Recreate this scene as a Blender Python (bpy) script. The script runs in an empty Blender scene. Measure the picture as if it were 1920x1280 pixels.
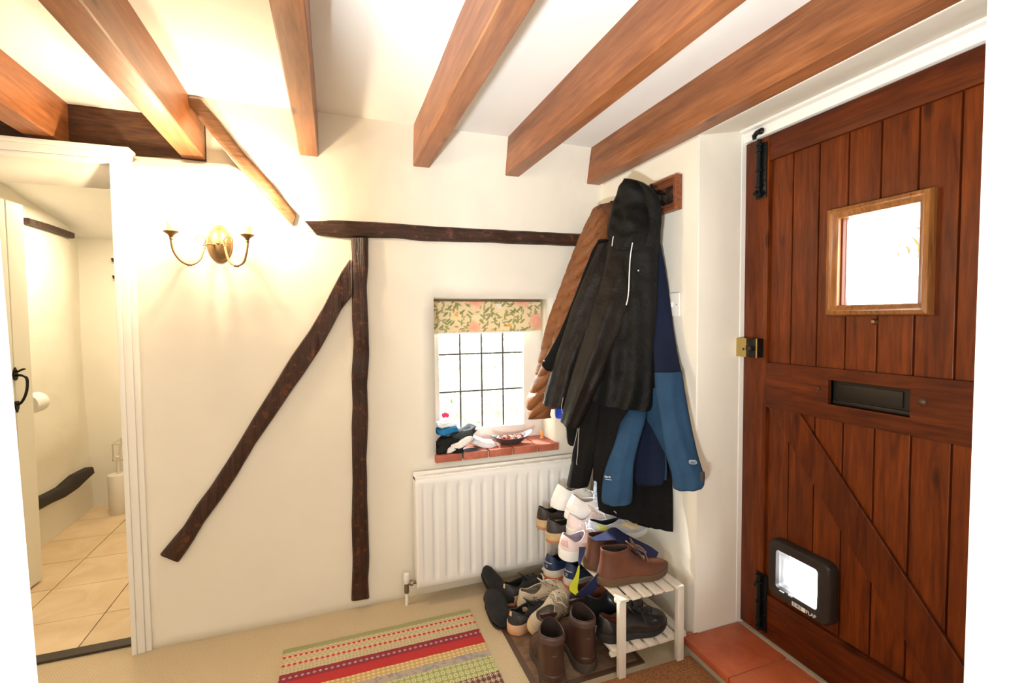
import bpy, bmesh, math, random
from mathutils import Vector, Matrix, Euler, noise
random.seed(7)
S = bpy.context.scene
COL = S.collection
PI = math.pi

# ------------------------------------------------------------------ camera
CAM = Vector((0.0, 0.0, 1.295))
FPX = 909.14
AR = Vector((0.93802466, -0.34645577, -0.00883926))
AU = Vector((0.02408432, 0.03972216, 0.99892047))
AF = Vector((0.34573064, 0.93722492, -0.04560451))
cd = bpy.data.cameras.new('camera')
cd.sensor_width = 36.0
cd.lens = FPX / 1920 * 36.0
cd.clip_start = 0.02
cam = bpy.data.objects.new('camera', cd)
COL.objects.link(cam)
cam.matrix_world = Matrix(((AR.x, AU.x, -AF.x, CAM.x), (AR.y, AU.y, -AF.y, CAM.y), (AR.z, AU.z, -AF.z, CAM.z), (0, 0, 0, 1)))
S.camera = cam

# ------------------------------------------------------------------ world, lights, exposure
S.view_settings.view_transform = 'Standard'
S.view_settings.look = 'None'
S.view_settings.gamma = 1.0
S.view_settings.exposure = 0.46
S.view_settings.use_curve_mapping = False
w = bpy.data.worlds.new('world'); S.world = w; w.use_nodes = True
bg = w.node_tree.nodes['Background']
bg.inputs[0].default_value = (0.93, 0.97, 1.0, 1); bg.inputs[1].default_value = 11.0

def area(name, loc, target, sx, sy, power, col):
    l = bpy.data.lights.new(name, 'AREA'); l.shape = 'RECTANGLE'; l.size = sx; l.size_y = sy
    l.energy = power; l.color = col
    o = bpy.data.objects.new(name, l); COL.objects.link(o); o.location = loc
    o.rotation_euler = (Vector(target) - Vector(loc)).to_track_quat('-Z', 'Y').to_euler()
    return o
# fill light added unseen behind the camera, and the flash bounced off the ceiling
area('light_flash_to_ceiling', (-0.45, -0.12, 0.90), (-0.15, 0.30, 2.13), 0.16, 0.12, 58, (0.90, 0.955, 1.0))
area('light_fill_behind', (-0.25, -1.25, 1.35), (0.1, 2.0, 1.1), 1.9, 1.3, 15, (1.0, 0.94, 0.85))
area('light_small_room', (-1.2, 3.4, 1.95), (-1.2, 3.4, 0), 0.3, 0.3, 11, (1.0, 0.86, 0.62))
sun = bpy.data.lights.new('sun', 'SUN'); sun.energy = 9; sun.angle = math.radians(3); sun.color = (1.0, 0.97, 0.95)
so = bpy.data.objects.new('sun', sun); COL.objects.link(so)
so.rotation_euler = Vector((0.30, -0.80, -0.52)).to_track_quat('-Z', 'Y').to_euler()

# ------------------------------------------------------------------ pixel -> point on a known plane of the room
def _ray(x, y): return AF * FPX + AR * (x - 960) - AU * (y - 640)
def PX(x, y, X): d = _ray(x, y); return CAM + d * ((X) / d.x)
def PY(x, y, Y): d = _ray(x, y); return CAM + d * (Y / d.y)
def PZ(x, y, Z): d = _ray(x, y); return CAM + d * ((Z - CAM.z) / d.z)
def PPL(x, y, p0, n):
    d = _ray(x, y); return CAM + d * ((p0 - CAM).dot(n) / d.dot(n))

# ------------------------------------------------------------------ materials
MATS = {}
class NT:
    def __init__(s, m):
        m.use_nodes = True; s.t = m.node_tree; s.n = s.t.nodes; s.l = s.t.links
        s.p = s.n['Principled BSDF']; s.out = s.n['Material Output']
    def new(s, typ, **kw):
        nd = s.n.new(typ)
        for k, v in kw.items(): setattr(nd, k, v)
        return nd
    def link(s, a, b): s.l.new(a, b)
    def coord(s, scale=(1, 1, 1), kind='Object', rot=(0, 0, 0)):
        tc = s.new('ShaderNodeTexCoord'); mp = s.new('ShaderNodeMapping')
        mp.inputs['Scale'].default_value = scale; mp.inputs['Rotation'].default_value = rot
        s.link(tc.outputs[kind], mp.inputs[0]); return mp.outputs[0]
    def noise(s, vec, scale, detail=3, rough=0.55, dist=0):
        t = s.new('ShaderNodeTexNoise'); t.inputs['Scale'].default_value = scale
        t.inputs['Detail'].default_value = detail; t.inputs['Roughness'].default_value = rough
        t.inputs['Distortion'].default_value = dist
        s.link(vec, t.inputs['Vector']); return t.outputs['Fac']
    def ramp(s, fac, stops, interp='LINEAR'):
        r = s.new('ShaderNodeValToRGB'); r.color_ramp.interpolation = interp
        e = r.color_ramp.elements
        while len(e) < len(stops): e.new(0.5)
        for i, (p, c) in enumerate(stops):
            e[i].position = p; e[i].color = (*c, 1) if len(c) == 3 else c
        s.link(fac, r.inputs[0]); return r.outputs[0]
    def bump(s, h, strength=0.3, dist=0.01, prev=None):
        b = s.new('ShaderNodeBump'); b.inputs['Strength'].default_value = strength; b.inputs['Distance'].default_value = dist
        s.link(h, b.inputs['Height'])
        if prev is not None: s.link(prev, b.inputs['Normal'])
        return b.outputs[0]
    def math(s, op, a, b=None, c=None):
        m = s.new('ShaderNodeMath', operation=op)
        for i, v in enumerate((a, b, c)):
            if v is None: continue
            if isinstance(v, (int, float)): m.inputs[i].default_value = v
            else: s.link(v, m.inputs[i])
        return m.outputs[0]
    def mix(s, fac, a, b, blend='MIX'):
        m = s.new('ShaderNodeMix', data_type='RGBA', blend_type=blend)
        for sock, v in ((m.inputs[0], fac), (m.inputs[6], a), (m.inputs[7], b)):
            if isinstance(v, (int, float)): sock.default_value = v
            elif isinstance(v, tuple): sock.default_value = (*v, 1) if len(v) == 3 else v
            else: s.link(v, sock)
        return m.outputs[2]

def mat(name, col=(.5, .5, .5), rough=0.6, metal=0.0, bump=None, spec=0.5, vary=None, coat=0, sheen=0):
    """plain material; bump=(scale,strength[,stretch]); vary=(scale, amount)"""
    if name in MATS: return MATS[name]
    m = bpy.data.materials.new(name); t = NT(m); p = t.p
    p.inputs['Base Color'].default_value = (*col, 1); p.inputs['Roughness'].default_value = rough
    p.inputs['Metallic'].default_value = metal; p.inputs['Specular IOR Level'].default_value = spec
    p.inputs['Coat Weight'].default_value = coat; p.inputs['Sheen Weight'].default_value = sheen
    if bump or vary:
        co = t.coord(bump[2] if bump and len(bump) > 2 else (1, 1, 1))
    if vary:
        f = t.noise(co, vary[0], 4)
        a = tuple(c * (1 - vary[1]) for c in col); b = tuple(min(1, c * (1 + vary[1])) for c in col)
        t.link(t.ramp(f, [(0.3, a), (0.7, b)]), p.inputs['Base Color'])
    if bump:
        t.link(t.bump(t.noise(co, bump[0], 4), bump[1], 0.004), p.inputs['Normal'])
    MATS[name] = m; return m

def wood(name, dark, light, axis='z', rough=0.42, spec=0.35, knots=True, scale=1.0, bstr=0.25, coat=0.0, wear=None, bd=0.003):
    if name in MATS: return MATS[name]
    m = bpy.data.materials.new(name); t = NT(m)
    st = {'x': (1.2, 14, 14), 'y': (14, 1.2, 14), 'z': (14, 14, 1.2)}[axis]
    oi = t.new('ShaderNodeObjectInfo')
    tc = t.new('ShaderNodeTexCoord'); mp = t.new('ShaderNodeMapping'); mp.inputs['Scale'].default_value = tuple(v * scale for v in st)
    add = t.new('ShaderNodeVectorMath', operation='ADD'); mul = t.new('ShaderNodeVectorMath', operation='SCALE')
    cx = t.new('ShaderNodeCombineXYZ')
    for i in range(3): t.link(oi.outputs['Random'], cx.inputs[i])
    t.link(cx.outputs[0], mul.inputs[0]); mul.inputs['Scale'].default_value = 17.0
    t.link(tc.outputs['Object'], add.inputs[0]); t.link(mul.outputs[0], add.inputs[1]); t.link(add.outputs[0], mp.inputs[0])
    v = mp.outputs[0]
    g1 = t.noise(v, 2.2, 5, 0.6, 1.2); g2 = t.noise(v, 9.0, 3, 0.6, 0.4)
    f = t.math('ADD', t.math('MULTIPLY', g1, 0.65), t.math('MULTIPLY', g2, 0.35))
    c = t.ramp(f, [(0.34, dark), (0.52, tuple((a + b) / 2 for a, b in zip(dark, light))), (0.68, light)])
    low = t.noise(t.coord((1.3, 1.3, 1.3)), 3.0, 2)
    c = t.mix(t.math('MULTIPLY', t.ramp(low, [(0.35, (0, 0, 0)), (0.7, (1, 1, 1))]), 0.35), c, tuple(x * 0.55 for x in dark))
    if knots:
        vo = t.new('ShaderNodeTexVoronoi'); vo.inputs['Scale'].default_value = 5.0
        mk = t.new('ShaderNodeMapping'); mk.inputs['Scale'].default_value = {'x': (.6, 1.6, 1.6), 'y': (1.6, .6, 1.6), 'z': (1.6, 1.6, .6)}[axis]
        t.link(add.outputs[0], mk.inputs[0]); t.link(mk.outputs[0], vo.inputs['Vector'])
        k = t.ramp(vo.outputs['Distance'], [(0.05, (1, 1, 1)), (0.13, (0, 0, 0))])
        c = t.mix(t.math('MULTIPLY', k, 0.75), c, tuple(x * 0.3 for x in dark))
    if wear:
        wn = t.noise(t.coord((1, 1, 1)), 38, 4, 0.7)
        c = t.mix(t.ramp(wn, [(0.56, (0, 0, 0)), (0.68, (1, 1, 1))]), c, wear)
    t.link(c, t.p.inputs['Base Color'])
    t.p.inputs['Roughness'].default_value = rough; t.p.inputs['Specular IOR Level'].default_value = spec; t.p.inputs['Coat Weight'].default_value = coat; t.p.inputs['Coat Roughness'].default_value = 0.25
    t.link(t.bump(f, bstr, bd), t.p.inputs['Normal'])
    MATS[name] = m; return m

# ------------------------------------------------------------------ mesh builder
class MB:
    def __init__(s): s.v = []; s.f = []
    def add(s, vs, fs):
        b = len(s.v); s.v += [tuple(x) for x in vs]; s.f += [tuple(i + b for i in f) for f in fs]; return s
    def box(s, x0, x1, y0, y1, z0, z1, bev=0.0):
        if bev <= 0:
            vs = [(x, y, z) for x in (x0, x1) for y in (y0, y1) for z in (z0, z1)]
            return s.add(vs, [(0, 1, 3, 2), (4, 6, 7, 5), (0, 4, 5, 1), (2, 3, 7, 6), (0, 2, 6, 4), (1, 5, 7, 3)])
        bm = bmesh.new(); bmesh.ops.create_cube(bm, size=1)
        for v in bm.verts: v.co = Vector(((x0 + x1) / 2 + v.co.x * (x1 - x0), (y0 + y1) / 2 + v.co.y * (y1 - y0), (z0 + z1) / 2 + v.co.z * (z1 - z0)))
        bmesh.ops.bevel(bm, geom=bm.edges[:], offset=bev, segments=2, profile=0.6, affect='EDGES')
        return s.bm(bm)
    def bm(s, bm):
        bm.verts.ensure_lookup_table(); bm.verts.index_update()
        s.add([v.co[:] for v in bm.verts], [tuple(v.index for v in f.verts) for f in bm.faces]); bm.free(); return s
    def rings(s, rings, caps=True, closed=True):
        """list of rings of equal length -> skinned surface"""
        n = len(rings[0]); vs = [p for r in rings for p in r]; fs = []
        for i in range(len(rings) - 1):
            for j in range(n if closed else n - 1):
                k = (j + 1) % n
                fs.append((i * n + j, i * n + k, (i + 1) * n + k, (i + 1) * n + j))
        if caps:
            fs.append(tuple(range(n - 1, -1, -1))); fs.append(tuple((len(rings) - 1) * n + j for j in range(n)))
        return s.add(vs, fs)
    def tube(s, pts, r, n=8, caps=True, flat=1.0, up=None):
        pts = [Vector(p) for p in pts]; rs = []
        prev = None
        for i, p in enumerate(pts):
            d = (pts[min(i + 1, len(pts) - 1)] - pts[max(i - 1, 0)])
            if d.length < 1e-9: d = Vector((0, 0, 1))
            d.normalize()
            if prev is None:
                a = Vector(up) if up else (Vector((0, 0, 1)) if abs(d.z) < 0.9 else Vector((1, 0, 0)))
            else: a = prev
            a = (a - d * a.dot(d)); a.normalize(); prev = a
            b = d.cross(a)
            rr = r[i] if isinstance(r, (list, tuple)) else r
            rs.append([p + a * (rr * flat * math.cos(2 * PI * k / n)) + b * (rr * math.sin(2 * PI * k / n)) for k in range(n)])
        return s.rings(rs, caps)
    def lathe(s, prof, c=(0, 0, 0), axis='z', n=20, sx=1.0, sy=1.0):
        c = Vector(c); rs = []
        for r, h in prof:
            ring = []
            for k in range(n):
                a = 2 * PI * k / n; u, v = r * sx * math.cos(a), r * sy * math.sin(a)
                q = {'z': (u, v, h), 'y': (u, h, v), 'x': (h, u, v)}[axis]
                ring.append(c + Vector(q))
            rs.append(ring)
        return s.rings(rs)
    def prism(s, poly, off):
        """planar polygon (3D points) extruded by vector"""
        n = len(poly); off = Vector(off); vs = [Vector(p) for p in poly] + [Vector(p) + off for p in poly]
        fs = [tuple(range(n)), tuple(range(2 * n - 1, n - 1, -1))] + [(i, i + n, (i + 1) % n + n, (i + 1) % n) for i in range(n)]
        return s.add(vs, fs)
    def sphere(s, c, r, n=10, sc=(1, 1, 1)):
        bm = bmesh.new(); bmesh.ops.create_uvsphere(bm, u_segments=n, v_segments=max(4, n // 2 + 1), radius=1)
        for v in bm.verts: v.co = Vector(c) + Vector((v.co.x * r * sc[0], v.co.y * r * sc[1], v.co.z * r * sc[2]))
        return s.bm(bm)
    def build(s, name, material, parent=None, smooth=False, bevel=0.0, angle=35):
        me = bpy.data.meshes.new(name); me.from_pydata([tuple(v) for v in s.v], [], s.f)
        bm = bmesh.new(); bm.from_mesh(me); bmesh.ops.recalc_face_normals(bm, faces=bm.faces); bm.to_mesh(me); bm.free()
        me.materials.append(material)
        if smooth:
            for p in me.polygons: p.use_smooth = True
            if angle < 180: me.set_sharp_from_angle(angle=math.radians(angle))
        o = bpy.data.objects.new(name, me); COL.objects.link(o)
        if parent is not None:
            o.parent = parent
        if bevel:
            b = o.modifiers.new('bevel', 'BEVEL'); b.width = bevel; b.segments = 2; b.limit_method = 'ANGLE'
        return o

def tag(o, label=None, cat=None, group=None, kind=None):
    if label: o['label'] = label
    if cat: o['category'] = cat
    if group: o['group'] = group
    if kind: o['kind'] = kind
    return o
def thing(name, label, cat, loc=(0, 0, 0), rot=(0, 0, 0), group=None):
    o = bpy.data.objects.new(name, None); COL.objects.link(o); o.location = loc; o.rotation_euler = rot
    o.empty_display_size = 0.05
    return tag(o, label, cat, group)
def struct(o): o['kind'] = 'structure'; return o
def lerp(a, b, t): return a + (b - a) * t
def smooth(t): t = max(0, min(1, t)); return t * t * (3 - 2 * t)
def catmull(pts, n):
    """resample a polyline of tuples smoothly to n points"""
    P = [Vector(p) for p in pts]; m = len(P) - 1; out = []
    for i in range(n):
        t = i / (n - 1) * m; k = min(int(t), m - 1); u = t - k
        p0, p1, p2, p3 = P[max(k - 1, 0)], P[k], P[k + 1], P[min(k + 2, m)]
        out.append(0.5 * ((2 * p1) + (p2 - p0) * u + (2 * p0 - 5 * p1 + 4 * p2 - p3) * u * u + (3 * p1 - p0 - 3 * p2 + p3) * u ** 3))
    return out
def linsamp(pts, n):
    P = [Vector(p) for p in pts]; L = [0]
    for i in range(1, len(P)): L.append(L[-1] + (P[i] - P[i - 1]).length)
    out = []; k = 0
    for i in range(n):
        d = L[-1] * i / (n - 1)
        while k < len(P) - 2 and L[k + 1] < d: k += 1
        u = (d - L[k]) / max(1e-9, L[k + 1] - L[k]); out.append(P[k].lerp(P[k + 1], min(1, u)))
    return out

# materials used widely
def plaster(name, col, bs=0.35):
    m = bpy.data.materials.new(name); t = NT(m); co = t.coord()
    n1 = t.noise(co, 2.2, 3); n2 = t.noise(co, 40, 4)
    a = tuple(c * 0.965 for c in col)
    t.link(t.ramp(n1, [(0.35, a), (0.65, col)]), t.p.inputs['Base Color']); t.p.inputs['Roughness'].default_value = 0.85
    t.p.inputs['Specular IOR Level'].default_value = 0.25
    b = t.bump(n1, bs, 0.05); t.link(t.bump(n2, 0.12, 0.004, b), t.p.inputs['Normal'])
    MATS[name] = m; return m
PLASTER = plaster('cream_plaster', (0.83, 0.778, 0.665))
CEIL = plaster('ceiling_paint', (0.90, 0.885, 0.85), 0.12)
WHITE = mat('white_gloss_paint', (0.84, 0.81, 0.75), 0.35, bump=(30, 0.05))
CREAMDOOR = mat('cream_door_paint', (0.80, 0.76, 0.64), 0.5, bump=(20, 0.05))
BEAM = wood('stained_beam_wood', (0.19, 0.062, 0.021), (0.43, 0.160, 0.058), 'y', 0.38, scale=0.8)
OLDBEAM = wood('old_dark_beam', (0.035, 0.014, 0.007), (0.12, 0.048, 0.020), 'x', 0.75, knots=False, scale=2.0, bstr=0.8)
TIMB_V = wood('dark_timber_upright', (0.022, 0.010, 0.007), (0.085, 0.033, 0.017), 'z', 0.36, knots=False, scale=1.6, bstr=1.0, wear=(0.17, 0.05, 0.02), bd=0.012)
TIMB_H = wood('dark_timber_level', (0.022, 0.010, 0.007), (0.085, 0.033, 0.017), 'x', 0.36, knots=False, scale=1.6, bstr=1.0, wear=(0.17, 0.05, 0.02), bd=0.012)
DOORW = wood('red_brown_door_wood', (0.062, 0.0100, 0.0014), (0.205, 0.041, 0.0042), 'z', 0.42, spec=0.22, scale=0.9, bstr=0.2, coat=0.0)
DOORH = wood('red_brown_door_wood_level', (0.040, 0.0058, 0.0010), (0.150, 0.029, 0.003), 'y', 0.42, spec=0.22, scale=0.9, bstr=0.2, coat=0.0)
OAKV = wood('golden_bead_wood', (0.16, 0.055, 0.012), (0.42, 0.17, 0.045), 'z', 0.38, knots=False, scale=1.5)
BLACKM = mat('black_iron', (0.012, 0.013, 0.012), 0.38, 0.6, bump=(60, 0.4))
BRASS = mat('aged_brass', (0.55, 0.42, 0.16), 0.32, 1.0)
ABRASS = mat('antique_brass', (0.30, 0.19, 0.095), 0.5, 1.0)
CHROME = mat('chrome', (0.8, 0.8, 0.8), 0.12, 1.0)

exec_parts = []
# =================================================================== SETTING
D, XE, XD, ZC = 2.25, 1.298, 1.529, 2.13
def sub_rects(x0, x1, z0, z1, holes, step=None):
    xs = sorted({x0, x1, *[h[0] for h in holes], *[h[1] for h in holes]}); zs = sorted({z0, z1, *[h[2] for h in holes], *[h[3] for h in holes]})
    xs = [v for v in xs if x0 <= v <= x1]; zs = [v for v in zs if z0 <= v <= z1]
    if step:
        def refine(a):
            o = []
            for i in range(len(a) - 1):
                k = max(1, int(round((a[i + 1] - a[i]) / step))); o += [a[i] + (a[i + 1] - a[i]) * j / k for j in range(k)]
            return o + [a[-1]]
        xs, zs = refine(xs), refine(zs)
    cells = []
    for i in range(len(xs) - 1):
        for j in range(len(zs) - 1):
            cx, cz = (xs[i] + xs[i + 1]) / 2, (zs[j] + zs[j + 1]) / 2
            if any(h[0] < cx < h[1] and h[2] < cz < h[3] for h in holes): continue
            cells.append((i, j))
    return xs, zs, cells
# north wall: a lightly uneven skin with the window and the small-room doorway cut in, 0.2 m thick
WX0, WX1, WZ0, WZ1 = 0.443, 1.062, 0.625, 1.401
DX0, DX1, DZ1 = -1.50, -0.742, 1.90
xs, zs, cells = sub_rects(-2.0, 1.45, -0.02, 2.2, [(WX0, WX1, WZ0, WZ1), (DX0, DX1, -0.1, DZ1)], 0.06)
idx = {}; mb = MB(); F = []
for (i, j) in cells:
    q = []
    for (a, b) in ((i, j), (i + 1, j), (i + 1, j + 1), (i, j + 1)):
        if (a, b) not in idx:
            x, z = xs[a], zs[b]
            edge = min(abs(x - WX0), abs(x - WX1), abs(x - DX1), 0.15) / 0.15
            dy = noise.noise(Vector((x * 1.7, 3.1, z * 1.7))) * 0.008 * edge
            if x < 0.0: dy += 0.12 * smooth((z - 1.905) / 0.06) * smooth(-x / 0.12)
            idx[(a, b)] = len(mb.v); mb.v.append((x, D + dy, z))
        q.append(idx[(a, b)])
    F.append(tuple(q))
mb.f = F
wn = struct(mb.build('wall_north', PLASTER, smooth=True, angle=180))
so_ = wn.modifiers.new('thick', 'SOLIDIFY'); so_.thickness = 0.21; so_.offset = 1.0 if False else -1.0
# make sure thickness goes outwards (+y)
wn.data.update()
nrm = sum((p.normal.y for p in wn.data.polygons)) 
so_.offset = -1.0 if nrm < 0 else 1.0
vg = wn.vertex_groups.new(name='thickness')
for v_ in wn.data.vertices: vg.add([v_.index], 1.0 if v_.co.x > -0.25 else 0.5, 'REPLACE')
so_.vertex_group = 'thickness'
# leaning plaster panel between the rail and the ceiling
def slope_y(z): return D - 0.12 * (z - 1.685) / 0.445
SL0 = Vector((0, D, 1.685)); SLN = Vector((0, 1, 0.12 / 0.445)).normalized()
mb = MB(); rows = []
for k in range(9):
    t = k / 8; z = 1.675 + (ZC + 0.02 - 1.675) * t; xl = lerp(-0.155, -0.515, t)
    rows.append([(lerp(xl, 1.40, u / 30), slope_y(z) - 0.004 + 0.006 * noise.noise(Vector((u * 0.2, k * 0.3, 9))), z) for u in range(31)])
back = [[(p[0], p[1] + 0.14, p[2]) for p in r] for r in rows]
mb.rings(rows, caps=False, closed=False)
mb.rings(back, caps=False, closed=False)
mb.rings([[r[0] for r in rows], [r[0] for r in back]], caps=False, closed=False)
struct(mb.build('wall_north_upper_slope', PLASTER, smooth=True, angle=50))
# east wall with the front door opening
def ewall():
    hole = (0.62, 1.489, -1, 1.976)
    ys, zs, cells = sub_rects(-1.6, 2.46, -0.02, 2.2, [hole], 0.1)
    m = MB()
    ix = {}
    for (i, j) in cells:
        q = []
        for (a, b) in ((i, j), (i + 1, j), (i + 1, j + 1), (i, j + 1)):
            if (a, b) not in ix:
                ix[(a, b)] = len(m.v); y, z = ys[a], zs[b]
                e = min(abs(y - 1.489), 0.2) / 0.2
                m.v.append((XE + noise.noise(Vector((8, y * 1.5, z * 1.5))) * 0.006 * e, y, z))
            q.append(ix[(a, b)])
        m.f.append(tuple(q))
    return m
we = struct(ewall().build('wall_east', PLASTER, smooth=True, angle=180))
mb = MB()
mb.box(XE + 0.001, XD + 0.09, 1.489, 1.60, -0.02, 2.2)            # reveal block north of the door
mb.box(XE + 0.001, XD + 0.09, 0.50, 0.62, -0.02, 2.2)
mb.box(XD + 0.05, XD + 0.09, 0.55, 1.52, 2.04, 2.2)
mb.add([(XE, 0.55, 1.976), (XE, 1.495, 1.976), (XD + 0.05, 1.495, 2.03), (XD + 0.05, 0.55, 2.03),
        (XE, 0.55, 2.15), (XE, 1.495, 2.15), (XD + 0.05, 1.495, 2.15), (XD + 0.05, 0.55, 2.15)],
       [(0, 1, 2, 3), (4, 5, 6, 7), (0, 1, 5, 4), (3, 2, 6, 7), (0, 3, 7, 4), (1, 2, 6, 5)])
struct(mb.build('wall_east_reveal', PLASTER, bevel=0.008, smooth=True))
mb = MB(); mb.box(XE + 0.02, XE + 0.1, -1.6, 0.50, -0.02, 2.2); mb.box(XE + 0.02, XE + 0.1, 1.6, 2.5, -0.02, 2.2)
struct(mb.build('wall_east_outer', PLASTER))
struct(MB().box(-2.0, 1.5, -1.55, -1.45, -0.02, 2.2).build('wall_south', PLASTER))
struct(MB().box(-2.1, -2.0, -1.55, 2.46, -0.02, 2.2).build('wall_west', PLASTER))
# the white wall end close to the camera on the right, and the white door edge close on the left
struct(MB().box(0.90, 1.55, 0.30, 0.443, -0.02, 2.2, 0.012).build('wall_south_stub', mat('white_wall_paint', (0.86, 0.85, 0.82), 0.7, bump=(25, .06)), smooth=True))
a, b = Vector((-0.236, 0.5, 0.0)), Vector((-0.30, 0.5, 2.1))
mb = MB()
sec = [(Vector((-0.2345, 0.50, 0.95)) + (Vector((-0.2415, 0.5, 1.26)) - Vector((-0.2345, 0.5, 0.95))) * ((z - 0.95) / 0.31)) for z in (0.003, 0.6, 0.95, 1.26, 1.6, 2.0)]
mb.rings([[Vector((p.x, 0.50, p.z)), Vector((p.x - 0.02, 0.46, p.z)), Vector((-0.72, 0.40, p.z)), Vector((-0.72, 0.44, p.z))] for p in sec])
struct(mb.build('door_3', mat('white_door_paint', (0.86, 0.85, 0.80), 0.6), smooth=True))
# ceiling and floor
mb = MB(); mb.box(-2.1, 1.65, -1.55, 2.46, ZC, ZC + 0.06)
struct(mb.build('ceiling', CEIL))
def carpet_mat():
    m = bpy.data.materials.new('loop_carpet'); t = NT(m)
    co = t.coord((1, 1, 1))
    br = t.new('ShaderNodeTexBrick'); br.inputs['Scale'].default_value = 1.0; br.inputs['Mortar Size'].default_value = 0.0012
    br.inputs['Brick Width'].default_value = 0.008; br.inputs['Row Height'].default_value = 0.006; br.inputs['Mortar Smooth'].default_value = 1.0
    t.link(co, br.inputs['Vector'])
    n = t.noise(co, 320, 3); n2 = t.noise(co, 5, 3)
    c = t.ramp(n, [(0.3, (0.56, 0.43, 0.25)), (0.7, (0.80, 0.66, 0.46))])
    c = t.mix(t.math('MULTIPLY', br.outputs['Fac'], 0.45), c, (0.30, 0.22, 0.13))
    c = t.mix(t.math('MULTIPLY', n2, 0.18), c, (0.45, 0.35, 0.22))
    t.link(c, t.p.inputs['Base Color']); t.p.inputs['Roughness'].default_value = 0.95; t.p.inputs['Specular IOR Level'].default_value = 0.1
    h = t.math('SUBTRACT', n, br.outputs['Fac'])
    t.link(t.bump(h, 0.6, 0.003), t.p.inputs['Normal']); return m
struct(MB().box(-2.1, 1.65, -1.55, 2.335, -0.06, 0.0).build('floor', carpet_mat()))
# small room beyond the doorway
def tile_mat(name, c1, c2, rough=0.35, sc=6, bs=0.05):
    m = bpy.data.materials.new(name); t = NT(m); co = t.coord()
    oi = t.new('ShaderNodeObjectInfo')
    n = t.noise(co, sc, 5, 0.6, 0.8)
    c = t.ramp(n, [(0.3, c1), (0.7, c2)])
    c = t.mix(t.math('MULTIPLY', oi.outputs['Random'], 0.25), c, tuple(x * 0.8 for x in c1))
    t.link(c, t.p.inputs['Base Color']); t.p.inputs['Roughness'].default_value = rough
    t.link(t.bump(n, bs, 0.01), t.p.inputs['Normal']); return m
struct(MB().box(-2.1, 0.0, 2.335, 4.4, -0.06, -0.006).build('floor_small_room', mat('tile_grout', (0.13, 0.09, 0.06), 0.9)))
fr = bpy.data.objects['floor_small_room']
TILE = tile_mat('cream_floor_tile', (0.66, 0.47, 0.27), (0.80, 0.62, 0.40))
p1, p2, p3, p4 = PZ(95, 1105, 0), PZ(164, 1045, 0), PZ(193, 1152, 0), PZ(236, 1080, 0)
ty0, tsz = 2.60, 0.327
for i in range(-3, 4):
    for j in range(-1, 6):
        x0 = -1.312 + i * tsz; y0 = 2.62 + j * tsz
        if j == -1: y0c = max(y0, 2.36)
        else: y0c = y0
        x1, y1 = x0 + tsz - 0.004, y0 + tsz - 0.004
        x0, x1, y1 = max(x0, -1.66), min(x1, -0.3), min(y1, 4.19)
        if x1 - x0 < 0.02 or y1 - y0c < 0.02: continue
        MB().box(x0, x1, y0c, y1, -0.006, 0.0, 0.0015).build('floor_tile', TILE, fr)
struct(MB().box(-1.50, -0.745, 2.30, 2.352, 0.0, 0.012, 0.003).build('trim_1', mat('dark_threshold_strip', (0.035, 0.022, 0.012), 0.5)))
# small-room walls (left one bulges like old plaster), back wall, right wall, ceiling
mb = MB(); rows = []
for k in range(21):
    z = -0.02 + 2.1 * k / 20
    rows.append([(-1.615 - 0.02 * smooth((z - .3) / .5) + 0.05 * smooth((z - 0.35) / 0.25) * (1 - smooth((y - 3.9) / 0.28)) + 0.01 * noise.noise(Vector((y * 2, z * 2, 0))), y, z) for y in [2.44 + 1.8 * u / 24 for u in range(25)]])
mb.rings(rows, caps=False, closed=False)
struct(mb.build('wall_small_room_left', PLASTER, smooth=True, angle=180))
struct(MB().box(-1.9, -0.2, 4.183, 4.28, -0.02, 2.2).build('wall_small_room_back', PLASTER))
struct(MB().box(-0.36, -0.28, 2.44, 4.3, -0.02, 2.2).build('wall_small_room_right', PLASTER))
mb = MB(); mb.add([(-1.9, 2.4, 2.02), (-0.2, 2.4, 2.02), (-0.2, 3.3, 2.02), (-1.9, 3.3, 2.02), (-0.2, 4.3, 1.86), (-1.9, 4.3, 1.86)], [(0, 1, 2, 3), (3, 2, 4, 5)])
struct(mb.build('ceiling_small_room', CEIL))
struct(MB().box(-1.95, -1.70, 2.4, 4.3, -0.02, 2.3).build('wall_small_room_outer', PLASTER))
struct(MB().box(-1.95, -0.2, 2.4, 4.35, 2.2, 2.25).build('ceiling_small_room_outer', PLASTER))

# doorway casing
mb = MB(); mb.box(-0.765, -0.748, 2.232, 2.36, 0.0, 1.887, 0.002)
mb.box(-0.748, -0.722, 2.236, 2.256, 0.0, 1.9045, 0.003); mb.box(-0.722, -0.702, 2.242, 2.256, 0.0, 1.9045, 0.003)
struct(mb.build('trim_2', WHITE, smooth=True))
mb = MB(); mb.box(-1.55, -0.748, 2.2345, 2.36, 1.888, 1.9045, 0.002); mb.box(-1.55, -0.702, 2.2355, 2.27, 1.905, 1.935, 0.003); mb.box(-1.55, -0.702, 2.228, 2.30, 1.9355, 1.952, 0.003)
struct(mb.build('trim_3', WHITE, smooth=True))

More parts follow.
